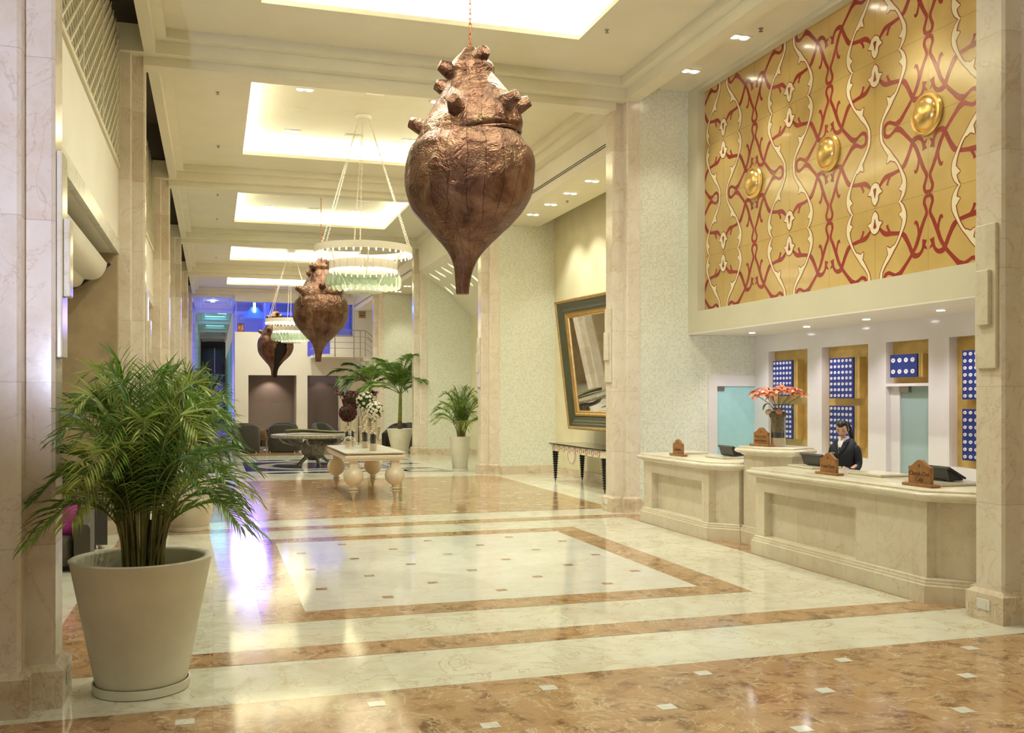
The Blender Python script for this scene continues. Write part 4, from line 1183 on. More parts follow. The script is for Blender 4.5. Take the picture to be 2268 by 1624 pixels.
def shell(loc, ztop, lab, rot, seed, opening=None, zc=7.62, simple=False):
    rnd = random.Random(seed)
    t = thing('shell_sculpture', lab, 'sculpture', (loc[0], loc[1], ztop), rot)
    n = 72
    def surf(prof, name, slant=0, wob=.0, dent=.0, seam=0):
        pts = smooth_pts([(p[0], p[1], p[2]) for p in prof], 3); mb = MB(); v = []
        ph = [rnd.uniform(0, 6.28) for _ in range(8)]
        for p in pts:
            for k in range(n):
                a = 2*pi*k/n
                r = p.y*(1+wob*sin(5*a+p.x*3+ph[0])*.6+wob*sin(11*a+ph[1]+p.x*7)*.35)
                r *= 1+dent*sin(3*a+ph[2]+p.x*5)*sin(p.x*9+ph[3]+2*a)
                if seam: r *= 1-.012*abs(cos(a*seam/2))**14
                z = -p.x - slant*cos(a-2.9)*min(1, p.x)*.13
                v.append((p.z+r*cos(a), r*sin(a), z))
        N = len(pts)
        f = [(j*n+k, (j+1)*n+k, (j+1)*n+(k+1)%n, j*n+(k+1)%n) for j in range(N-1) for k in range(n)]
        if opening and name == 'body':
            mid = opening
            f2 = []
            for q in f:
                k = q[0] % n; j = q[0]//n; a = 2*pi*k/n; d = abs((a-mid+pi) % (2*pi)-pi); pz = pts[j].x
                wd = .0 if pz < 1.2 else .36*sin(min(1, (pz-1.2)/.5)*pi/2)
                if d > wd: f2.append(q)
            f = f2
        else: f.append(tuple(range(n-1,-1,-1)))
        if name == 'body': f.append(tuple((N-1)*n+k for k in range(n)))
        mb.add(v, f)
        o = mb.build(name, M['copper'], t, smooth=40, fix=True)
        return o
    b = surf(SB, 'body', 0, .012, .012, 22)
    if opening:
        sd = b.modifiers.new('s', 'SOLIDIFY'); sd.thickness = .02; sd.offset = -1
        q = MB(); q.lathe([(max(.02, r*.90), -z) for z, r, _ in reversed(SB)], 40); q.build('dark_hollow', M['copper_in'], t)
    surf(SP, 'spire', 1.0, .035, .02)
    # seam ledge where the spire meets the body
    mb = MB(); pts = []
    for k in range(49):
        a = 2*pi*k/48; pts.append((-.01+.605*cos(a), .605*sin(a), -1.115-cos(a-2.9)*.125))
    mb.tube(pts, .022, 6); mb.build('collar', M['copper'], t, smooth=60)
    horns = []
    D = pi/180
    for a_ in (163, -121, -56, -28, 20, 65, 115): horns.append((a_*D, .84, .53, .20, .40))
    for a_, z_, r_ in ((-69, .17, .17), (182, .26, .24), (165, .43, .27), (40, .22, .22), (100, .34, .26)): horns.append((a_*D, z_, r_, .15, .42))
    for (a, zz, rr, L_, up) in horns:
        zz2 = zz + cos(a-2.9)*.13*min(1, zz)
        d = Vector((cos(a), sin(a), up)).normalized(); p0 = Vector((rr*cos(a), rr*sin(a), -zz2))
        mb = MB(); mb.tube([p0-d*.10, p0+d*L_*.45, p0+d*L_, p0+d*(L_+.004)], [.13, .092, .066, .058], 12)
        mb.build('horn', M['copper'], t, smooth=50)
    zt = zc-ztop
    chain_mb(0, zt, .075, .007).build('chain', M['chain_red'], t)
    MB().tube([(.0,0,-.02),(0,0,.03),(.02,0,.055),(0,0,.075)], .008, 6).build('hook', M['chain_red'], t)
    MB().lathe([(.05,0),(.05,.02),(.03,.03)], 16, (0,0,zt-.03)).build('ceiling_rose', M['chain_red'], t)
    return t
shell((2.92, 11.12), 6.09, 'large hammered copper shell hanging nearest, in front of the reception hall', 0.0, 3)
shell((2.9, 27.5), 5.86, 'second copper shell hanging beyond the first chandelier', .5, 5)
shell((2.62, 43.6), 5.72, 'farthest copper shell with a dark vertical opening, beyond the second chandelier', 0, 9, opening=radians(-75))

# ================================================================ CHANDELIERS
def chandelier(loc, lab):
    t = thing('chandelier', lab, 'chandelier', (loc[0], loc[1], 4.03))
    z = lambda h: h-4.03
    def band(name, R_, z0, z1, th=.02, mat='paint_white'):
        mb = MB(); n = 72
        mb.lathe([(R_, z0), (R_, z1), (R_-th, z1), (R_-th, z0), (R_, z0)], n, cap=False)
        return mb.build(name, M[mat], t, smooth=30)
    band('upper_ring', .98, z(4.83), z(4.965)); band('middle_ring', .685, z(4.50), z(4.665)); band('lower_ring', .375, z(4.06), z(4.10))
    MB().lathe([(.0001, 0), (.30, .005), (.37, .02)], 36, (0,0,z(4.05))).build('bottom_dish', M['glass_disc'], t, smooth=60)
    bulb = None
    def bulbs(R_, zz, n, r=.017):
        nonlocal bulb
        for k in range(n):
            a = 2*pi*k/n+.03
            if bulb is None:
                mb = MB(); mb.lathe([(.003,-.062),(.010,-.055),(.017,-.036),(.013,-.016),(.008,-.008),(.008,.0)], 8)
                bulb = mb.build('bulb', M['bulb'], t, smooth=60); o = bulb
            else: o = bulb.copy(); COL.objects.link(o); o.parent = t
            o.location = (R_*cos(a), R_*sin(a), zz)
    bulbs(.965, z(4.835), 42); bulbs(.672, z(4.505), 32); bulbs(.362, z(4.125), 18)
    # glass discs, each on two wires
    n = 26; disc = None
    for k in range(n):
        a = 2*pi*k/n
        if disc is None:
            mb = MB(); m = 20; v = []
            for r, dx in ((.0, .016), (.07, .014), (.12, .006), (.142, 0)):
                for j in range(m): v.append((dx, max(r, .001)*cos(2*pi*j/m), max(r, .001)*sin(2*pi*j/m)*1.03))
            f = [(q*m+j, q*m+(j+1)%m, (q+1)*m+(j+1)%m, (q+1)*m+j) for q in range(3) for j in range(m)]
            mb.add(v, f); disc = mb.build('glass_disc', M['glass_disc'], t, smooth=60)
            wr = MB().tube([(.0,0,.13),(.0,0,.40)], .0025, 4); wire = wr.build('wire', M['steel'], disc)
            o = disc
        else:
            o = disc.copy(); COL.objects.link(o); o.parent = t
            q = wire.copy(); COL.objects.link(q); q.parent = o
        o.location = (.715*cos(a), .715*sin(a), z(4.275)); o.rotation_euler = (0, 0, a+.25)
    # curved stays between the rings, three pairs of chains, canopy
    for k in range(6):
        a = 2*pi*k/6+.5
        p = [(r*cos(a), r*sin(a), z(h)) for r, h in ((.965,4.88),(.86,4.86),(.77,4.78),(.715,4.66),(.69,4.6))]
        MB().tube(smooth_pts(p, 4), .010, 6).build('stay', M['paint_white'], t)
    for k in range(3):
        a = 2*pi*k/3+.5
        p = [(r*cos(a), r*sin(a), z(h)) for r, h in ((.67,4.52),(.55,4.48),(.42,4.3),(.37,4.1))]
        MB().tube(smooth_pts(p, 4), .010, 6).build('stay', M['paint_white'], t)
    Lc = 7.55-4.965
    for k in range(3):
        for dd in (-.035, .035):
            a = 2*pi*k/3+pi/2+dd
            p0 = Vector((.11*cos(a), .11*sin(a), z(7.56))); p1 = Vector((.965*cos(a+dd), .965*sin(a+dd), z(4.955)))
            mb = chain_mb(0, (p1-p0).length, .06, .005)
            o = mb.build('chain', M['paint_white'], t); o.location = p0; o.rotation_euler = (p1-p0).to_track_quat('Z', 'Y').to_euler()
    MB().lathe([(.15,.0),(.16,.02),(.16,.07),(.12,.075)], 32, (0,0,z(7.545))).build('canopy', M['paint_white'], t, smooth=40)
    l = bpy.data.lights.new('chandelier_light', 'POINT'); l.energy = 60; l.color = (1,.8,.55); l.shadow_soft_size = .5
    lo = bpy.data.objects.new('chandelier_light', l); COL.objects.link(lo); lo.parent = t; lo.location = (0,0,z(4.75))
    return t
chandelier((2.9, 19.5), 'large ring chandelier with bulbs and green glass discs, in front of the second shell')
chandelier((2.9, 38.4), 'farther ring chandelier, partly hidden behind the second copper shell')

# ================================================================ PLANTERS AND PALMS
def planter(name, lab, loc, r_top, r_bot, h, saucer=True, cat='planter'):
    t = thing(name, lab, cat, loc)
    th = .045 if r_top > .3 else .03
    MB().lathe([(r_bot-.01,.02),(r_bot,.03),(r_top-.008,h-.02),(r_top,h-.008),(r_top-.01,h),(r_top-th,h-.005),(r_top-th-.01,h-.02),(r_top-th-.03,h-.13),(r_top-th-.05,h-.14)], 64).build('pot', M['pot'], t, smooth=50)
    if saucer: MB().lathe([(r_bot+.0,0),(r_bot+.022,.005),(r_bot+.026,.062),(r_bot+.014,.062),(r_bot+.01,.02)], 64).build('saucer', M['pot'], t, smooth=50)
    MB().lathe([(.001, h-.125+.015),(r_top*.5,h-.12),(r_top-th-.02,h-.128)], 40, cap=False).build('soil', M['soil'], t, smooth=60)
    return t
def frond_mb(pts, nleaf, llen, wid, droop, rnd, start=.35, rach=.008, vee=.5, curl=1.0, leaf_from=None):
    """rachis along pts with paired leaflets; returns two builders (rachis, leaflets)"""
    q = smooth_pts(pts, 8); N = len(q)
    ra = MB(); ra.tube(q, [rach*(1-.75*i/(N-1)) for i in range(N)], 5)
    lf = MB(); L_ = [0]
    for i in range(1, N): L_.append(L_[-1]+(q[i]-q[i-1]).length)
    T = L_[-1]
    def at(s):
        for i in range(1, N):
            if L_[i] >= s:
                u = (s-L_[i-1])/max(1e-9, L_[i]-L_[i-1]); return q[i-1].lerp(q[i], u), (q[i]-q[i-1]).normalized()
        return q[-1], (q[-1]-q[-2]).normalized()
    for i in range(nleaf):
        u = start+(1-start)*(i+.5)/nleaf
        p, t = at(T*u)
        side = t.cross(Vector((0,0,1)))
        if side.length < .15: side = t.orthogonal()
        side.normalize(); up = side.cross(t).normalized()
        if up.z < 0: up = -up
        f_ = (i+.5)/nleaf; ln = llen*(.45+.55*sin(pi*min(1, .18+f_*.80)))*rnd.uniform(.88,1.08)
        for s in (1, -1):
            fw = .75+.7*f_
            d = (side*s + t*fw + up*vee*rnd.uniform(.5,1.3)).normalized()
            w0 = wid*rnd.uniform(.85,1.1); dn = Vector((0,0,-1))
            pr = p; v = []; steps = 5; g = droop*rnd.uniform(.6,1.5)
            ax = d.cross(up).normalized() if d.cross(up).length > .05 else t
            for k in range(steps+1):
                a = k/steps
                wk = w0*(.45+1.3*a if a < .35 else 1.0-(a-.35)/.65*.98)
                wv = t*.6+ax*.4*s
                wv = (wv - d*wv.dot(d)); wv.normalize()
                v.append(tuple(pr-wv*wk)); v.append(tuple(pr+wv*wk))
                d = (d+dn*g*(.35+a)/steps*1.6).normalized(); pr = pr+d*ln/steps
            lf.add(v, [(2*k, 2*k+1, 2*k+3, 2*k+2) for k in range(steps)])
    return ra, lf
def areca(name, lab, loc, height, spread, ncane, nfrond, seed, mats=('leaf','leaf_light'), llen=.26, wid=.008, nleaf=26, base=.12, z0=.78, low=.35, gr=None):
    rnd = random.Random(seed); t = thing(name, lab, 'palm', (loc[0], loc[1], z0))
    cn = MB()
    for i in range(ncane):
        a = rnd.uniform(0, 2*pi); r = base*sqrt(rnd.random()); hh = rnd.uniform(.25,.6)*height
        p0 = Vector((r*cos(a), r*sin(a), -.02)); o_ = rnd.uniform(.03,.16)*spread
        cn.tube(smooth_pts([p0, p0+Vector((o_*.3*cos(a), o_*.3*sin(a), hh*.5)), p0+Vector((o_*cos(a), o_*sin(a), hh))], 4), [.011]*9 if False else .010, 5)
    cn.build('canes', M['cane'], t)
    for i in range(nfrond):
        a = 2*pi*i/nfrond*2.39996*nfrond/(2*pi)+rnd.uniform(-.3,.3)
        u = i/nfrond                       # 0 = upright centre, 1 = low outer
        out = spread*(.22+.80*u**.75)*rnd.uniform(.85,1.1); top = height*(1.0-.48*u-max(0, u-.6)*.42)*rnd.uniform(.92,1.05)
        r0 = base*rnd.random(); p0 = Vector((r0*cos(a), r0*sin(a), 0))
        dirv = Vector((cos(a), sin(a), 0))
        end_drop = (.0+.30*u**1.3)*height*low*1.6
        pts = [p0, p0+dirv*out*.10+Vector((0,0,top*.45)), p0+dirv*out*.32+Vector((0,0,top*.82)), p0+dirv*out*.66+Vector((0,0,top*1.0-end_drop*.15)), p0+dirv*out+Vector((0,0,top*.98-end_drop))]
        ra, lf = frond_mb(pts, nleaf, llen*rnd.uniform(.85,1.15), wid, .30+.5*u, rnd, start=.34, rach=.008)
        m_ = mats[1] if rnd.random() < (.28) else mats[0]
        fo = ra.build('frond', M['cane'], t, fix=False)
        lf.build('leaflets', M[m_], fo, smooth=0, fix=False)
    return t
def crown_palm(name, lab, loc, z0, trunk_h, reach, nfrond, seed, mats=('leaf',), az=None):
    rnd = random.Random(seed); t = thing(name, lab, 'palm', (loc[0], loc[1], z0))
    MB().tube([(0,0,0),(.0,0,.35),(.01,0,.75),(.02,0,trunk_h)], [.075,.07,.062,.05], 14).build('trunk', M['trunk'], t, smooth=60)
    MB().tube([(0,0,-.05),(0,0,.36)], [.085,.074], 14).build('trunk_base', M['trunk_base'], t, smooth=60)
    for i in range(nfrond):
        a = az[i][0] if az else i*2.39996+rnd.uniform(-.2,.2); u = az[i][1] if az else i/nfrond
        R_ = reach*(az[i][2] if az else rnd.uniform(.85,1.1))
        d = Vector((cos(a), sin(a), 0)); p0 = Vector((.02,0,trunk_h-.05))
        el = 1.45-.95*u
        pts = [p0]; p = p0.copy(); n = 7
        for k in range(n):
            e = el-(1.2+.6*u)*((k+.5)/n)**1.4
            p = p+(d*cos(e)+Vector((0,0,sin(e))))*R_/n*1.15; pts.append(p.copy())
        ra, lf = frond_mb(pts, 56, .56, .017, .70, rnd, start=.16, rach=.016, vee=.35)
        fo = ra.build('frond', M['stem'], t, fix=False)
        lf.build('leaflets', M[mats[i % len(mats)]], fo, smooth=0, fix=False)
    return t
planter('planter', 'large pale stone planter in the foreground with a saucer', (-.455, 6.93, 0), .455, .285, .885)
areca('areca_palm', 'large bright green areca palm in the foreground planter', (-.455, 6.93), 1.42, .76, 30, 56, 11, llen=.30, wid=.0085, nleaf=30, base=.13, z0=.76)
planter('planter', 'pale planter half hidden behind the foreground palm', (-.33, 15.0, 0), .44, .27, .78)
areca('areca_palm', 'darker dense palm behind the foreground palm, beside the second left pillar', (-.25, 15.0), 1.75, .62, 26, 40, 23, mats=('leaf_dark','leaf'), llen=.34, wid=.010, nleaf=26, base=.13, z0=.66, low=.5)
planter('planter', 'pale planter beside the pillar at the near edge of the vaulted bay', (6.28-.02, 24.9, 0), .29, .19, .91, True)
areca('areca_palm', 'small areca palm against the mosaic wall, left of the central pillar', (6.3, 24.9), 1.42, .84, 18, 30, 31, llen=.30, wid=.010, nleaf=24, base=.10, z0=.80)
planter('planter', 'wide pale planter holding the tall coconut palm', (6.18, 33.1, 0), .455, .27, .86, True)
crown_palm('coconut_palm', 'tall coconut palm with a ringed green trunk in the wide planter', (6.18, 33.1), .76, 1.34, 1.75, 13, 41,
           az=[(2.9,.95,1.05),(.1,.75,.75),(pi/2,.5,.9),(-1.2,.55,.8),(3.3,.45,1.0),(.3,.35,.9),(1.8,.15,.85),(-2.2,.2,.85),(-.6,.05,.85),(2.5,.0,.8),(-2.6,.8,.95),(-1.4,.1,.95),(1.0,.02,.95)])
planter('planter', 'planter of the rear coconut palm, mostly hidden by the flowers', (5.55, 35.8, 0), .42, .26, .86, True)
crown_palm('coconut_palm', 'rear coconut palm with arching fronds above the red planters', (5.55, 35.8), .76, 1.65, 1.5, 9, 43, mats=('leaf_dark','leaf'),
           az=[(2.9,.55,1.0),(3.5,.75,.85),(.2,.85,.9),(-.3,.4,.8),(pi/2,.3,.8),(-1.5,.45,.8),(2.6,.2,.8),(.9,.1,.8),(-2.4,.95,1.0)])

# ================================================================ WHITE TABLE WITH VASES
tb = thing('console_table', 'cream table with four big ball legs carrying the flower vases', 'table', (2.935, 19.7, 0))
MB().box(-.575,.575,-1.5,1.5,.885,.905).build('table_top', M['stone_top'], tb, smooth=0, bevel=.004)
def rail_prof(mb, hx, hy):
    prof = [(0,.745),(.0,.76),(.018,.775),(.03,.80),(.03,.83),(.015,.85),(-.03,.855),(-.035,.87),(.01,.875),(.012,.884)]
    P = [(-hx,-hy),(hx,-hy),(hx,hy),(-hx,hy)]; loft_poly(mb, P, prof)
mb = MB(); rail_prof(mb, .54, 1.46); mb.build('apron', M['cream_lacquer'], tb, smooth=40)
lgp = [(.014,0),(.02,.01),(.034,.08),(.052,.142),(.10,.158),(.06,.172),(.046,.186),(.058,.20),(.10,.212),(.06,.228),(.048,.242),(.06,.264)]
for k in range(15):
    a = -1.25+k*(2.5)/14; lgp.append((.19*cos(a)+.0, .455+.19*sin(a)))
lgp += [(.06,.645)]
for sx in (-.395, .395):
    for sy in (-1.33, 1.33):
        mb = MB(); mb.lathe(lgp, 40, (sx, sy, 0)); mb.box(sx-.077, sx+.077, sy-.077, sy+.077, .61, .748)
        mb.build('leg', M['cream_lacquer'], tb, smooth=40)
TT = .905
def vase(x, y, r, h, lab, ball_mat, flower, fr, group=None, fz=None, sq=False):
    t = thing('glass_vase', lab, 'vase', (x, y, TT))
    MB().lathe([(.002,.003),(r-.004,.003),(r,.01),(r,h)], 28, cap=False).build('glass_cylinder', M['glass'], t, smooth=60)
    MB().lathe([(r-.006,.008),(r-.006,.14)], 24).build('sand', M['sand'], t)
    mb = MB(); rnd = random.Random(int(x*1000+y*77))
    for i in range(60):
        a = rnd.uniform(0,6.28); rr = (r-.025)*sqrt(rnd.random()); mb.ball((rr*cos(a), rr*sin(a), .15+rnd.random()*.17), rnd.uniform(.014,.024), 6, 4)
    mb.lathe([(r-.02,.14),(r-.02,.30)], 16)
    pb_ = mb.build('pebbles', M['pebble'], t); pb_['kind'] = 'stuff'
    z = .34; i = 0
    while z < h-.05:
        a = i*2.2; MB().ball(((r-.048)*cos(a), (r-.048)*sin(a), z), .040, 12, 8).build('ornament', M['silver'], t, smooth=80)
        MB().ball(((r-.048)*cos(a+pi*.8), (r-.048)*sin(a+pi*.8), z+.035), .034, 12, 8).build('ornament', M['silver'], t, smooth=80)
        z += .075; i += 1
    return t
def bloom_ball(x, y, z, r, lab, mat, nb, seed, cat='flowers', leafm='leaf_dark', br=.032):
    rnd = random.Random(seed); t = thing('flower_ball', lab, cat, (x, y, z))
    mb = MB()
    for i in range(150):
        d = Vector((rnd.gauss(0,1), rnd.gauss(0,1), rnd.gauss(0,1))).normalized(); p = d*r*rnd.uniform(.72,.95)
        a = d.orthogonal().normalized(); b_ = d.cross(a); th = rnd.uniform(0,6.28); u = a*cos(th)+b_*sin(th); w_ = d.cross(u)
        L_ = rnd.uniform(.04,.07)
        mb.add([tuple(p), tuple(p+u*L_*.5+w_*L_*.3+d*.01), tuple(p+u*L_+d*.02), tuple(p+u*L_*.5-w_*L_*.3+d*.01)], [(0,1,2,3)])
    mb.ball((0,0,0), r*.8, 16, 10)
    mb.build('foliage', M[leafm], t, smooth=0)
    MB().tube([(0,0,-r*1.35),(0,0,-r*.6)], .012).build('stem', M['stem'], t)
    for i in range(nb):
        ph = i*2.39996; zz = 1-2*(i+.5)/nb; rr = sqrt(max(0, 1-zz*zz)); d = Vector((rr*cos(ph), rr*sin(ph), zz))
        d = (d+Vector((rnd.uniform(-.12,.12),)*3)).normalized(); mb = MB(); s_ = br*rnd.uniform(.8,1.2); n = 5
        a = d.orthogonal().normalized(); b_ = d.cross(a); p = d*r
        mb.ball((0,0,0), s_*.55, 8, 6)
        for q in range(n):
            th = 2*pi*q/n; e = Vector((cos(th), sin(th), 0)); e2 = Vector((-sin(th), cos(th), 0))
            mb.add([(0,0,-s_*.3), tuple(e*s_*.7+e2*s_*.5+Vector((0,0,s_*.1))), tuple(e*s_*1.0+Vector((0,0,s_*.45))), tuple(e*s_*.7-e2*s_*.5+Vector((0,0,s_*.1)))], [(0,1,2,3)])
        o = mb.build('flower', M[mat], t, smooth=50, fix=False); o.location = p; o.rotation_euler = d.to_track_quat('Z','Y').to_euler()
    return t
vase(2.985, 18.82, .078, .60, 'front glass vase on the table, under the lowest white flowers', 'silver', None, 0)
vase(2.97, 19.78, .075, .76, 'taller glass vase under the upper ball of white flowers', 'silver', None, 0)
vase(3.04, 19.26, .050, .56, 'slim glass vase just behind the front vase', 'silver', None, 0)
vase(2.66, 20.05, .075, .54, 'left glass vase under the lower ball of dark red flowers', 'silver', None, 0)
vase(2.80, 20.50, .075, .80, 'rear glass vase under the upper ball of dark red flowers', 'silver', None, 0)
bloom_ball(3.02, 18.82, 1.69, .165, 'lower and fuller ball of white flowers on the front vase', 'white_flower', 76, 1, br=.038)
bloom_ball(2.99, 19.78, 1.86, .19, 'upper ball of white flowers with more green leaves', 'white_flower', 50, 2, br=.036)
bloom_ball(2.66, 20.05, 1.62, .17, 'lower ball of dark red flowers at the left of the table', 'red_flower', 70, 3, br=.036)
bloom_ball(2.80, 20.50, 1.88, .19, 'upper ball of dark red flowers beside the white ones', 'red_flower', 70, 4, br=.036)
def orb(x, y, r, lab, neck):
    t = thing('glass_orb', lab, 'vase', (x, y, TT))
    pr = [(r*sin(pi*j/14)+.001, r*.96-r*.96*cos(pi*j/14)) for j in range(1, 13)]
    if neck: pr += [(.026, r*1.95), (.026, r*1.95+.07), (.032, r*1.95+.075)]
    MB().lathe([(.001,0.002),(r*.4,0.002)]+pr[1:], 28, cap=False).build('globe', M['glass'], t, smooth=60)
    if neck: MB().lathe([(.024, r*1.95+.03),(.024,r*1.95+.075)], 12).build('stopper', M['aqua_grey'], t)
orb(2.62, 19.5, .135, 'round clear bottle with a greenish stopper at the left of the table', True)
orb(2.70, 18.95, .085, 'small round clear glass bowl at the front left of the table', False)
orb(3.16, 19.9, .10, 'round clear glass orb half behind the front vase', False)

# ================================================================ ROUND TREE TABLE
rt = thing('round_table', 'round driftwood table on a big root ball above the blue floor medallion', 'table', (2.73, 27.9, 0))
MB().lathe([(1.06,.80),(1.16,.81),(1.19,.84),(1.18,.895),(1.10,.905),(.01,.905)], 64).build('table_top', M['bark'], rt, smooth=40)
mb = MB(); n = 40; rnd = random.Random(5); v = []
mb.ball((0,0,.49), .33, 40, 24, sz=1.0)
for i, (x, y, z) in enumerate(mb.v):
    d = Vector((x, y, z-.5)); k = 1+.04*sin(9*atan2(y, x)+14*z)+.03*sin(23*z+5*x); mb.v[i] = (x*k, y*k, .5+(z-.5)*k)
mb.build('root_ball', M['bark'], rt, smooth=60)
for k in range(5):
    a = 2*pi*k/5-2.55
    MB().tube(smooth_pts([(.2*cos(a),.2*sin(a),.30),(.36*cos(a),.36*sin(a),.16),(.56*cos(a),.56*sin(a),.0)], 4), [.05,.052,.048,.044,.04,.034,.028,.022,.014][:9], 8).build('leg', M['bark'], rt, smooth=60)
for k in range(6):
    a = 2*pi*k/6-2.9
    MB().tube(smooth_pts([(.22*cos(a),.22*sin(a),.62),(.5*cos(a),.5*sin(a),.60),(.85*cos(a),.85*sin(a),.68),(1.0*cos(a),1.0*sin(a),.82)], 4), [.045,.04,.036,.034,.032,.03,.03,.03,.03,.03,.03,.03,.03], 8).build('bough', M['bark'], rt, smooth=60)
dl = thing('palm_spathe', 'long dried olive palm sheath lying across the round table', 'decoration', (2.75, 27.6, .905))
mb = MB(); v = []; n = 24; m = 8
for i in range(n+1):
    u = i/n; x = -.82+1.95*u; wd = .17*sin(pi*min(1, u*.93+.07))**.6+.004; hh = .075*(1-u)**.8+.02
    for j in range(m+1):
        q = -1+2*j/m; v.append((x, wd*q+.05*sin(u*5), .01+hh*(q*q)*1.0+.03*sin(u*6)*(1-u)+.02))
mb.add(v, [(i*(m+1)+j, i*(m+1)+j+1, (i+1)*(m+1)+j+1, (i+1)*(m+1)+j) for i in range(n) for j in range(m)])
o = mb.build('sheath', M['dry_leaf'], dl, smooth=60); sd = o.modifiers.new('s', 'SOLIDIFY'); sd.thickness = .02

# ================================================================ MIRROR AND CONSOLE
mr = thing('tilted_mirror', 'big mirror leaning forward from the wall in a dark green and gold frame', 'mirror', (8.14, 19.15, 1.24), radians(7))
mr.rotation_euler = (0, radians(-7), radians(7))
CQ = [(1.65,2.92),(-1.65,2.92),(-1.65,0),(1.65,0)]
def fr_band(prof, name, mat):
    mb = MB()
    for (d0, x0), (d1, x1) in zip(prof[:-1], prof[1:]):
        a = offset_poly(CQ, -d0); b_ = offset_poly(CQ, -d1)
        mb.add([(x0, p[0], p[1]) for p in a]+[(x1, p[0], p[1]) for p in b_], [(i, (i+1)%4, 4+(i+1)%4, 4+i) for i in range(4)])
    return mb.build(name, M[mat], mr, smooth=0, fix=False)
fr_band([(.40,.02),(0,.02),(0,-.16),(.015,-.18),(.05,-.18),(.065,-.16)], 'outer_gilding', 'gold')
fr_band([(.065,-.16),(.10,-.14),(.11,-.15),(.16,-.12),(.17,-.13),(.22,-.10),(.24,-.105),(.30,-.08)], 'green_frame', 'frame_green')
fr_band([(.30,-.08),(.31,-.11),(.35,-.11),(.37,-.09),(.40,-.09),(.42,-.06)], 'inner_gilding', 'gold')
a = offset_poly(CQ, -.42); MB().add([(-.06, p[0], p[1]) for p in a], [(0,1,2,3)]).build('mirror_glass', M['mirror'], mr, smooth=0)
MB().box(.0,.02,-1.3,1.3,.4,2.6).box(.02,.10,-.9,.9,.02,.10).build('backing', M['dark'], mr, smooth=0)
cs = thing('console', 'black topped console with ringed tapering legs under the tilted mirror', 'console', (7.9, 19.5, 0))
P = [(-.42,-1.58),(-.25,-1.74),(.40,-1.74),(.40,1.70),(-.42,1.70)]
P = [(-.42,-1.50),(-.18,-1.74),(.40,-1.74),(.40,1.66),(-.42,1.66)]
MB().prism(offset_poly(P, .03), .865, .895).build('top', M['black_gloss'], cs, smooth=0, bevel=.004)
MB().prism(P, .72, .865).build('apron', M['cream_lacquer'], cs, smooth=0)
mb = MB()
for k in range(9):
    yy = -1.28+k*.34; R_ = Matrix.Rotation(pi/2, 3, 'Y')
    mb.torus((-.425, yy, .79), .058, .008, 20, 4, rot=R_)
    mb.torus((-.425, yy+.17, .79), .022, .006, 12, 4, rot=R_) if k < 8 else None
mb.build('ring_inlay', M['apron'], cs)
v = [(-.415, .30+.26*cos(pi+pi*k/20), .73+.26*sin(pi+pi*k/20)) for k in range(21)]
mb = MB(); n = 21; mb.add(v+[(-.39, p[1], p[2]) for p in v], [tuple(range(n)), tuple(range(2*n-1,n-1,-1))]+[(k,k+1,n+k+1,n+k) for k in range(n-1)]+[(n-1,0,n,2*n-1)])
mb.build('drop_panel', M['cream_lacquer'], cs, smooth=0)
MB().tube([(-.418, p[1]*.0+.30+.235*cos(pi+pi*k/20), .73+.235*sin(pi+pi*k/20)) for k, p in enumerate(v)], .007, 5).build('drop_trim', M['apron'], cs)
lp = []; z = .0
lp.append((.008, 0)); lp.append((.018, .07))
for k in range(12):
    z = .08+k*.053; r = .024+.0035*k
    lp += [(r, z), (r+.022, z+.012), (r+.022, z+.022), (r, z+.034)]
lp.append((.07, .722))
for (x, y) in ((-.34,-1.40),(-.34,1.54),(.32,-1.64),(.32,1.54)):
    MB().lathe(lp, 24, (x, y, 0)).build('leg', M['black_gloss'], cs, smooth=30)

# ================================================================ FLOWER VASE ON THE PEDESTAL
fv = thing('flower_vase', 'tall glass vase of moss and sand on the desk pedestal', 'vase', (7.10, 11.12, 1.30)); r = .098
MB().lathe([(.002,.003),(r-.005,.003),(r,.01),(r,.40)], 32, cap=False).build('glass_cylinder', M['glass'], fv, smooth=60)
MB().lathe([(r-.006,.012),(r-.005,.115)], 28).build('sand', M['sand'], fv)
mb = MB(); mb.lathe([(r-.008,.117),(r-.008,.185)], 28)
mb.build('dark_pebbles', M['pebble'], fv)
mb = MB(); mb.lathe([(r-.007,.186),(r-.007,.36),(r+.004,.40),(r+.012,.43),(r-.02,.455),(.01,.47)], 36)
rnd = random.Random(8)
for i, (x, y, z) in enumerate(mb.v):
    if z > .37: mb.v[i] = (x*(1+rnd.uniform(-.08,.12)), y*(1+rnd.uniform(-.08,.12)), z+rnd.uniform(-.015,.015))
mb.build('moss', M['moss'], fv)
for (x, y, z, m_) in ((-.03,-.075,.455,'onion'),(-.10,.06,.45,'sand')): MB().ball((x, y, z), .046, 16, 10, sz=.9).build('plant_bulb', M[m_], fv, smooth=80)
po_ = thing('poinsettia_bouquet', 'spreading salmon pink poinsettia bouquet standing in the pedestal vase', 'flowers', (7.10, 11.12, 1.74))
rnd = random.Random(12)
def bract(mb, p, d, L_, w_, up, mi=0):
    d = d.normalized(); sd_ = d.cross(up).normalized(); nn_ = sd_.cross(d)
    v = []; n = 6
    for k in range(n+1):
        a = k/n; wk = w_*sin(pi*min(1, a*.9+.1*(1-a)))**.8*(1 if a < .99 else .05); q = p+d*L_*a+nn_*(L_*.18*sin(pi*a)-L_*.22*a*a)
        v += [tuple(q-sd_*wk+nn_*wk*.3), tuple(q), tuple(q+sd_*wk+nn_*wk*.3)]
    mb.add(v, [f for k in range(n) for f in ((3*k,3*k+1,3*k+4,3*k+3),(3*k+1,3*k+2,3*k+5,3*k+4))], mi)
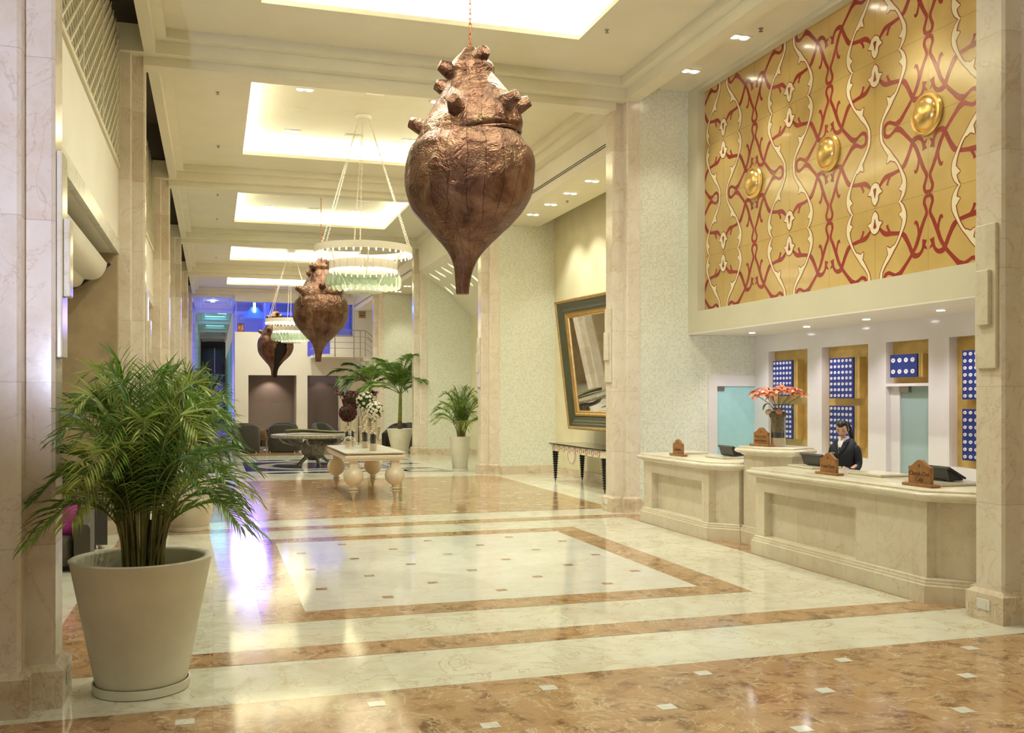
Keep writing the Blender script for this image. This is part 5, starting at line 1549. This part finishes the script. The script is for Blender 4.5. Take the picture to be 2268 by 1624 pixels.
for i in range(15):
    a = i*2.39996; rr = .30*sqrt((i+.4)/15); h = .31-.10*(rr/.30)**2+rnd.uniform(-.05,.04)
    p1 = Vector((rr*cos(a)*1.08, rr*sin(a)*1.08, h)); 
    st = MB().tube(smooth_pts([(0.02*cos(a),.02*sin(a),-.03),(p1.x*.35,p1.y*.35,h*.45),tuple(p1)], 4), .0035, 5).build('stem', M['stem'], po_)
    mb = MB(); out = Vector((cos(a), sin(a), 0)); ax = (Vector((0,0,1))+out*.55*rr/.30+Vector((rnd.uniform(-.3,.3),rnd.uniform(-.3,.3),0))).normalized(); e1 = ax.orthogonal().normalized(); e2 = ax.cross(e1)
    for q in range(9):
        th = 2*pi*q/9+rnd.uniform(-.2,.2); dd = e1*cos(th)+e2*sin(th)+ax*(.55 if q % 2 else .05)
        bract(mb, p1, dd, rnd.uniform(.09,.135), .030, ax)
    for q in range(5):
        th = 2*pi*q/5; dd = e1*cos(th)+e2*sin(th)+ax*1.0; bract(mb, p1, dd, .055, .016, ax)
    mb.build('bloom', M['poin'], st, smooth=60, fix=False)
for a in (2.9, -.4, 2.2):
    mb = MB(); bract(mb, Vector((.1*cos(a), .1*sin(a), .12)), Vector((cos(a), sin(a), -.55)), .13, .04, Vector((0,0,1))); mb.build('leaf', M['leaf'], po_, smooth=60, fix=False)

# ================================================================ SEATING
def tub_chair(x, y, rz, lab, w_=1.0, d=.95, h=.82, sh=.40, mat='grey_fabric', cushions=(), group=None, legs=True):
    t = thing('armchair', lab, 'armchair', (x, y, 0), rz, group)   # faces local -y
    # curved back and arms: a thick U extrusion
    n = 24; th = .17; hw = w_/2; mb = MB(); outer = []; inner = []
    for k in range(n+1):
        a = pi*k/n; ca, sa = cos(a), sin(a); e = .55
        ox = hw*(abs(ca)**e)*(1 if ca > 0 else -1); oy = -d/2+d*(abs(sa)**e)
        ix = (hw-th)*(abs(ca)**e)*(1 if ca > 0 else -1); iy = -d/2+(d-th)*(abs(sa)**e)
        outer.append((ox, oy)); inner.append((ix, iy))
    prof = lambda k: sh+.17+(h-sh-.17)*min(1, max(0, sin(pi*k/n)))**.7
    v = []
    for k in range(n+1):
        zt = prof(k); (ox, oy), (ix, iy) = outer[k], inner[k]; mx, my = (ox+ix)/2, (oy+iy)/2
        v += [(ox,oy,.05),(ox,oy,zt-.05),(ox*.7+mx*.3,oy*.7+my*.3,zt-.01),(mx,my,zt),(ix*.7+mx*.3,iy*.7+my*.3,zt-.01),(ix,iy,zt-.05),(ix,iy,.06)]
    m = 7; f = [(k*m+j, k*m+j+1, (k+1)*m+j+1, (k+1)*m+j) for k in range(n) for j in range(m-1)]+[(k*m+6, k*m, (k+1)*m, (k+1)*m+6) for k in range(n)]
    f += [tuple(range(m)), tuple(n*m+j for j in range(m-1,-1,-1))]
    mb.add(v, f); mb.build('backrest', M[mat], t, smooth=50)
    mb = MB(); P_ = []
    for k in range(32):
        a = 2*pi*k/32; ca, sa = cos(a), sin(a); e = .5
        P_.append(((hw-th-.005)*(abs(ca)**e)*(1 if ca > 0 else -1), -.08+(d/2-.02)*(abs(sa)**e)*(1 if sa > 0 else -1)*.98))
    loft_poly(mb, P_, [(-.03,.06),(0,.09),(0,sh-.07),(-.02,sh-.02),(-.08,sh),(-.2,sh+.01)]); mb.build('seat', M[mat], t, smooth=60)
    if legs:
        for (lx, ly) in ((-hw+.12,-d/2+.08),(hw-.12,-d/2+.08),(-hw+.15,d/2-.14),(hw-.15,d/2-.14)):
            MB().lathe([(.022,0),(.022,.07)], 12, (lx, ly, 0)).build('leg', M['chrome'], t)
    return t
def cushion(x, y, z, rz, lab, mat, s=.42, tilt=-.25, par=None):
    mb = MB(); n = 10; v = []
    for side in (1, -1):
        for i in range(n+1):
            for j in range(n+1):
                a, b_ = -1+2*i/n, -1+2*j/n; th = .5*(1-a**4)**.6*(1-b_**4)**.6*.17
                kk = 1-.06*(1-abs(a))*(abs(b_)>.9)-.0
                v.append((a*s/2*kk*(1+.04*abs(b_)**3), side*th*s/.42*.5, b_*s/2*(1+.04*abs(a)**3)+s/2))
    N = (n+1)**2; f = []
    for q, o_ in enumerate((0, N)):
        for i in range(n):
            for j in range(n): f.append((o_+i*(n+1)+j, o_+(i+1)*(n+1)+j, o_+(i+1)*(n+1)+j+1, o_+i*(n+1)+j+1))
    mb.add(v, f); o = mb.build('cushion', M[mat], smooth=70); o.location = (x, y, z); o.rotation_euler = (tilt, 0, rz); tag(o, lab, 'cushion'); return o
# near left group behind the first pillar
tub_chair(-1.87, 12.25, 0.0, 'olive grey tub armchair with a pink cushion beyond the near left pillar', 1.12, 1.05, .86, .36, 'grey_fabric2')
cushion(-1.70, 12.10, .36, .10, 'magenta satin cushion on the armchair beyond the near left pillar', 'pink', .42, -.16)
tub_chair(-2.0, 13.75, 0.25, 'dark grey armchair farther back near the tan wall at left', 1.2, 1.0, 1.06, .42, 'grey_fabric')
tub_chair(1.18, 35.1, pi, 'charcoal armchair with its back to the camera, left of the round table', .82, .85, 1.0, .42)
tub_chair(2.42, 35.2, pi-.25, 'charcoal armchair behind the left edge of the round table', 1.15, .95, 1.0, .42)
tub_chair(1.25, 38.3, .35, 'charcoal armchair facing the camera at the far left of the seating group', 1.15, .95, .95, .42)
tub_chair(2.6, 38.8, -.2, 'charcoal armchair facing the camera in front of the left alcove', 1.25, .95, .95, .42)
tub_chair(4.25, 39.6, .3, 'charcoal armchair with a green glow behind the palm sheath', .85, .85, .92, .42)
tub_chair(5.25, 39.6, -.1, 'charcoal armchair beside the marble pedestals', .8, .85, .88, .42)
tub_chair(6.85, 36.9, -.5, 'charcoal armchair with cushions between the table flowers and the wide planter', 1.05, .95, .95, .42)
tub_chair(7.62, 38.5, -.4, 'charcoal armchair half hidden behind the coconut palm trunk', 1.1, .95, .92, .42)
cushion(1.05, 38.15, .42, .35, 'dark cushion on the far left armchair', 'grey_fabric2', .45)
cushion(2.45, 38.6, .42, -.1, 'left dark cushion on the armchair before the alcove', 'grey_fabric2', .45)
cushion(2.85, 38.6, .42, -.35, 'right dark cushion on the armchair before the alcove', 'grey_fabric', .45)
cushion(6.72, 36.75, .42, -.6, 'dark cushion on the armchair behind the table flowers', 'grey_fabric2', .45)
cushion(7.5, 38.3, .42, -.4, 'cream cushion behind the coconut palm trunk', 'sand', .36)
cushion(1.75, 35.4, .42, 2.2, 'mottled cushion leaning between the two nearest charcoal armchairs', 'apron', .42)
st = thing('side_table', 'small round side table with a red flower between the charcoal armchairs', 'table', (1.9, 36.9, 0))
MB().lathe([(.30,.42),(.30,.45)], 28).build('top', M['wood'], st, smooth=30); MB().lathe([(.16,0),(.03,.03),(.03,.42)], 16).build('pedestal', M['steel'], st)
bloom_ball(1.9, 36.9, .62, .12, 'small dark red flower ball on the side table', 'red_flower', 24, 7, br=.04)

# ================================================================ TALL WHITE PLANTERS WITH RED FLOWERS
for i, (px_, lab1, lab2, lab3) in enumerate(((5.0, 'left marble cube pedestal under the white planter', 'left tapering white planter of dark red flowers', 'dark red flower mass in the left white planter'),
                                 (5.72, 'right marble cube pedestal under the white planter', 'right tapering white planter of dark red flowers', 'dark red flower mass in the right white planter'))):
    o = MB().box(-.33,.33,-.33,.33,0,1.24).build('pedestal', M['counter_top'], smooth=0, bevel=.006, loc=(px_, 37.6, 0)); tag(o, lab1, 'pedestal')
    mb = MB(); v = [(-.20,-.20,0),(.20,-.20,0),(.20,.20,0),(-.20,.20,0),(-.36,-.36,.76),(.36,-.36,.76),(.36,.36,.76),(-.36,.36,.76)]
    mb.add(v, [(3,2,1,0),(0,1,5,4),(1,2,6,5),(2,3,7,6),(3,0,4,7),(4,5,6,7)]); o = mb.build('tall_planter', M['plaster_white'], smooth=0, bevel=.006, loc=(px_, 37.6, 1.24)); tag(o, lab2, 'planter')
    rnd = random.Random(60+i); ft = thing('red_poinsettias', lab3, 'flowers', (px_, 37.6, 2.0))
    for q in range(26):
        mb = MB(); p = Vector((rnd.uniform(-.36,.36), rnd.uniform(-.36,.36), rnd.uniform(.05,.16)))
        for e in range(8):
            th = 2*pi*e/8+rnd.random(); bract(mb, p, Vector((cos(th), sin(th), rnd.uniform(-.4,.5))), .15, .045, Vector((0,0,1)))
        mb.build('flower', M['red_flower'], ft, smooth=50, fix=False)
    MB().box(-.33,.33,-.33,.33,-.02,.06).build('foliage', M['leaf_dark'], ft, smooth=0)

# ================================================================ STAIR LANDING WITH RAILING, SIGN
ld = thing('stair_landing', 'white stair landing with steps down to the right below the blue doorway', 'stairs', (4.5, 46.5, 3.86))
MB().box(.12,2.42,0,2.42,0,.14).build('slab', M['plaster_white'], ld, smooth=0)
for k in range(5):
    MB().box(2.42+.28*k, 2.72+.28*k+.02, .0, 1.3, -.17*(k+1), -.17*k+.0).build('step', M['plaster_white'], ld, smooth=0)
rl = thing('railing', 'brushed steel railing along the stair landing and down the steps', 'railing', (4.5, 46.45, 4.0))
for x in (.05,.25,1.05,1.95,2.25,2.5): MB().tube([(x,0,-.1),(x,0,1.14)], .022, 8).build('post', M['steel'], rl)
for z in (.28,.56,.84): MB().tube([(.05,0,z),(2.5,0,z),(3.4,0,z-.75)], .012, 6).build('rail', M['steel'], rl)
MB().tube([(.05,0,1.14),(2.5,0,1.14),(3.4,0,.38)], .022, 8).build('handrail', M['steel'], rl)
MB().tube([(2.6,.05,.85),(3.05,.05,.42),(3.4,.05,.42)], .02, 8).build('handrail', M['steel'], rl)
for z, x in ((4.85-3.9-.0, 0),): pass
MB().tube([(.05,0,.28),(.05,1.2,.28)], .012, 6).tube([(.05,0,1.14),(.05,1.2,1.14)], .02, 6).build('rail', M['steel'], rl)
sg = thing('wall_plate', 'small brown square sign on the white wall above the stairs', 'sign', (7.22, 48.98, 6.13))
MB().box(-.17,.17,-.03,0,-.18,.18).build('plate', M['sign_plate'], sg, smooth=0)
MB().lathe([(.02,-.0),(.02,.004)], 10, (0,0,0)).build('emblem', M['ink'], sg).location = (0,-.033,.06)
mb = MB().box(-.12,.12,-.034,-.03,-.07,-.03); mb.build('lettering', M['ink'], sg, smooth=0)
cb = MB().tube([(6.42,46.2,7.2),(6.42,46.2,3.7)], .012, 6).build('hanging_cable', M['steel'], smooth=30); tag(cb, 'thin vertical steel cable hanging in front of the stair landing', 'cable')
hs = thing('dark_red_shelf', 'narrow dark red shelf unit glimpsed beside the fourth right pillar', 'shelf', (8.0, 40.0, 0))

# ================================================================ DOWNLIGHTS, VENTS, SPRINKLERS, OUTLETS
def twin(x, y, z, lab, power=45, tx=None, glowm='lamp_glow', sx=.15, spot=True, group=None, ang=75):
    t = thing('twin_downlight', lab, 'downlight', (x, y, z), 0, group)
    MB().box(-.17,.17,-.085,.085,-.004,.0).build('frame', M['plaster_white'], t, smooth=0)
    for s in (-1, 1):
        MB().lathe([(.055,-.014),(.05,-.006)], 16, (s*.078, 0, 0)).build('lamp', M[glowm], t)
    if spot: lamp_spot('spot', (0,0,-.05), ((tx if tx is not None else 0), 0, -1.0-.05), power, ang, .7, .06, WARM, t)
    return t
twins = []
for k in range(0, 5):
    y1 = 13.4+8.5*k
    for ix, x in enumerate((1.62, 4.15)):
        for iy, yy in enumerate((y1-.85, y1-3.75)):
            twin(x, yy, 7.615, 'twin downlight in the %s lit ceiling opening, %s corner' % (('nearest','second','third','fourth','farthest')[k], ('far ' if iy == 0 else 'near ')+('left','right')[ix]), 520, group=None, ang=125)
for x, yy in ((1.6, 3.8), (4.2, 3.8), (1.6, 0.5), (4.2, .5)):
    twin(x, yy, 7.615, 'twin downlight above the foreground behind the frame', 240, group='twin downlights behind the view', ang=95)
for i, yy in enumerate((14.02, 12.49, 10.96, 9.43, 7.9)):
    twin(7.335, yy, 7.198, 'twin spotlight number %s from the mosaic pier in the soffit above the mural' % ('one','two','three','four','five')[i], 150, -.05, ang=80)
for i, yy in enumerate((21.84, 20.58, 19.33, 18.1, 16.9)):
    twin(7.28, yy, 6.298, 'twin spotlight number %s from the far end of the mirror bay soffit' % ('one','two','three','four','five')[i], 200, .35, ang=90)
for i, yy in enumerate((39.4, 37.4)):
    twin(7.28, yy, 6.298, 'twin spotlight in the soffit beyond the vaulted bay, ' + ('farther' if i == 0 else 'nearer'), 160, .2, ang=90)
for i, (x, y) in enumerate(((8.53,14.12),(8.57,12.64),(8.53,11.19),(8.53,9.78),(9.0-.2,8.4))):
    t = thing('round_downlight', 'small round downlight in the white soffit above the desk, %s from the left' % ('first','second','third','fourth','fifth')[i], 'downlight', (x, y, 3.02))
    MB().lathe([(.05,-.012),(.045,-.004)], 16).build('lamp', M['lamp_cool'], t); MB().lathe([(.062,-.006),(.062,0)], 20).build('trim_ring', M['chrome'], t)
    lamp_spot('spot', (0,0,-.03), (.05,0,-1), 75, 120, .7, .05, (1,.93,.97), t)
for k in (1, 2, 3):
    y1 = 13.4+8.5*k
    for j, (x, y) in enumerate(((2.9,y1-.85),(2.9,y1-3.8),(1.64,y1-2.4),(4.15,y1-2.4))):
        o = MB().box(-.17,.17,-.09,.09,-.01,0).box(-.13,.13,-.05,.05,-.014,-.009,1).build('air_grille', [M['plaster_white'], M['plaster']], smooth=0, loc=(x, y, 7.617))
        tag(o, 'small rectangular ceiling grille, %s side, in lit opening %s' % (('far','near','left','right')[j], ('two','three','four')[k-1]), 'grille')
for i, (x, y, z) in enumerate(((.08,17.56,7.25),(.11,21.3,7.25),(5.43,12.92,7.25),(.12,30.0,7.25),(.12,26.4,7.25),(.12,38.3,7.25),(7.45,12.1,7.2),(7.5,20.1,6.3))):
    t = thing('sprinkler', 'ceiling sprinkler head, ' + ('left, beside the second lit opening, near end','left, beside the second lit opening, far end','right of the nearest lit opening','left of the third lit opening, far end','left of the third lit opening, near end','left of the fourth lit opening','in the soffit above the mural','in the mirror bay soffit')[i], 'sprinkler', (x, y, z))
    MB().lathe([(.035,-.008),(.035,0)], 16).build('escutcheon', M['steel'], t); MB().lathe([(.012,-.04),(.010,-.008)], 10).lathe([(.03,-.045),(.03,-.041)], 10).build('head', M['steel'], t)
for loc, lab, sx in (((6.42,6.84,.10), 'white double socket on the base of the right edge pillar', -1), ((-.90,6.86,.10), 'white socket on the base of the near left pillar', 1), ((6.42,15.3,.12), 'white socket on the base of the pillar beside the desk', -1)):
    t = thing('wall_socket', lab, 'socket', loc)
    MB().box(0,sx*.008,-.075,.075,0,.09).build('plate', M['socket'], t, smooth=0, bevel=.003); MB().box(sx*.008,sx*.011,-.04,.04,.02,.07).build('insert', M['socket'], t, smooth=0)
bpy.data.objects.remove(hs)
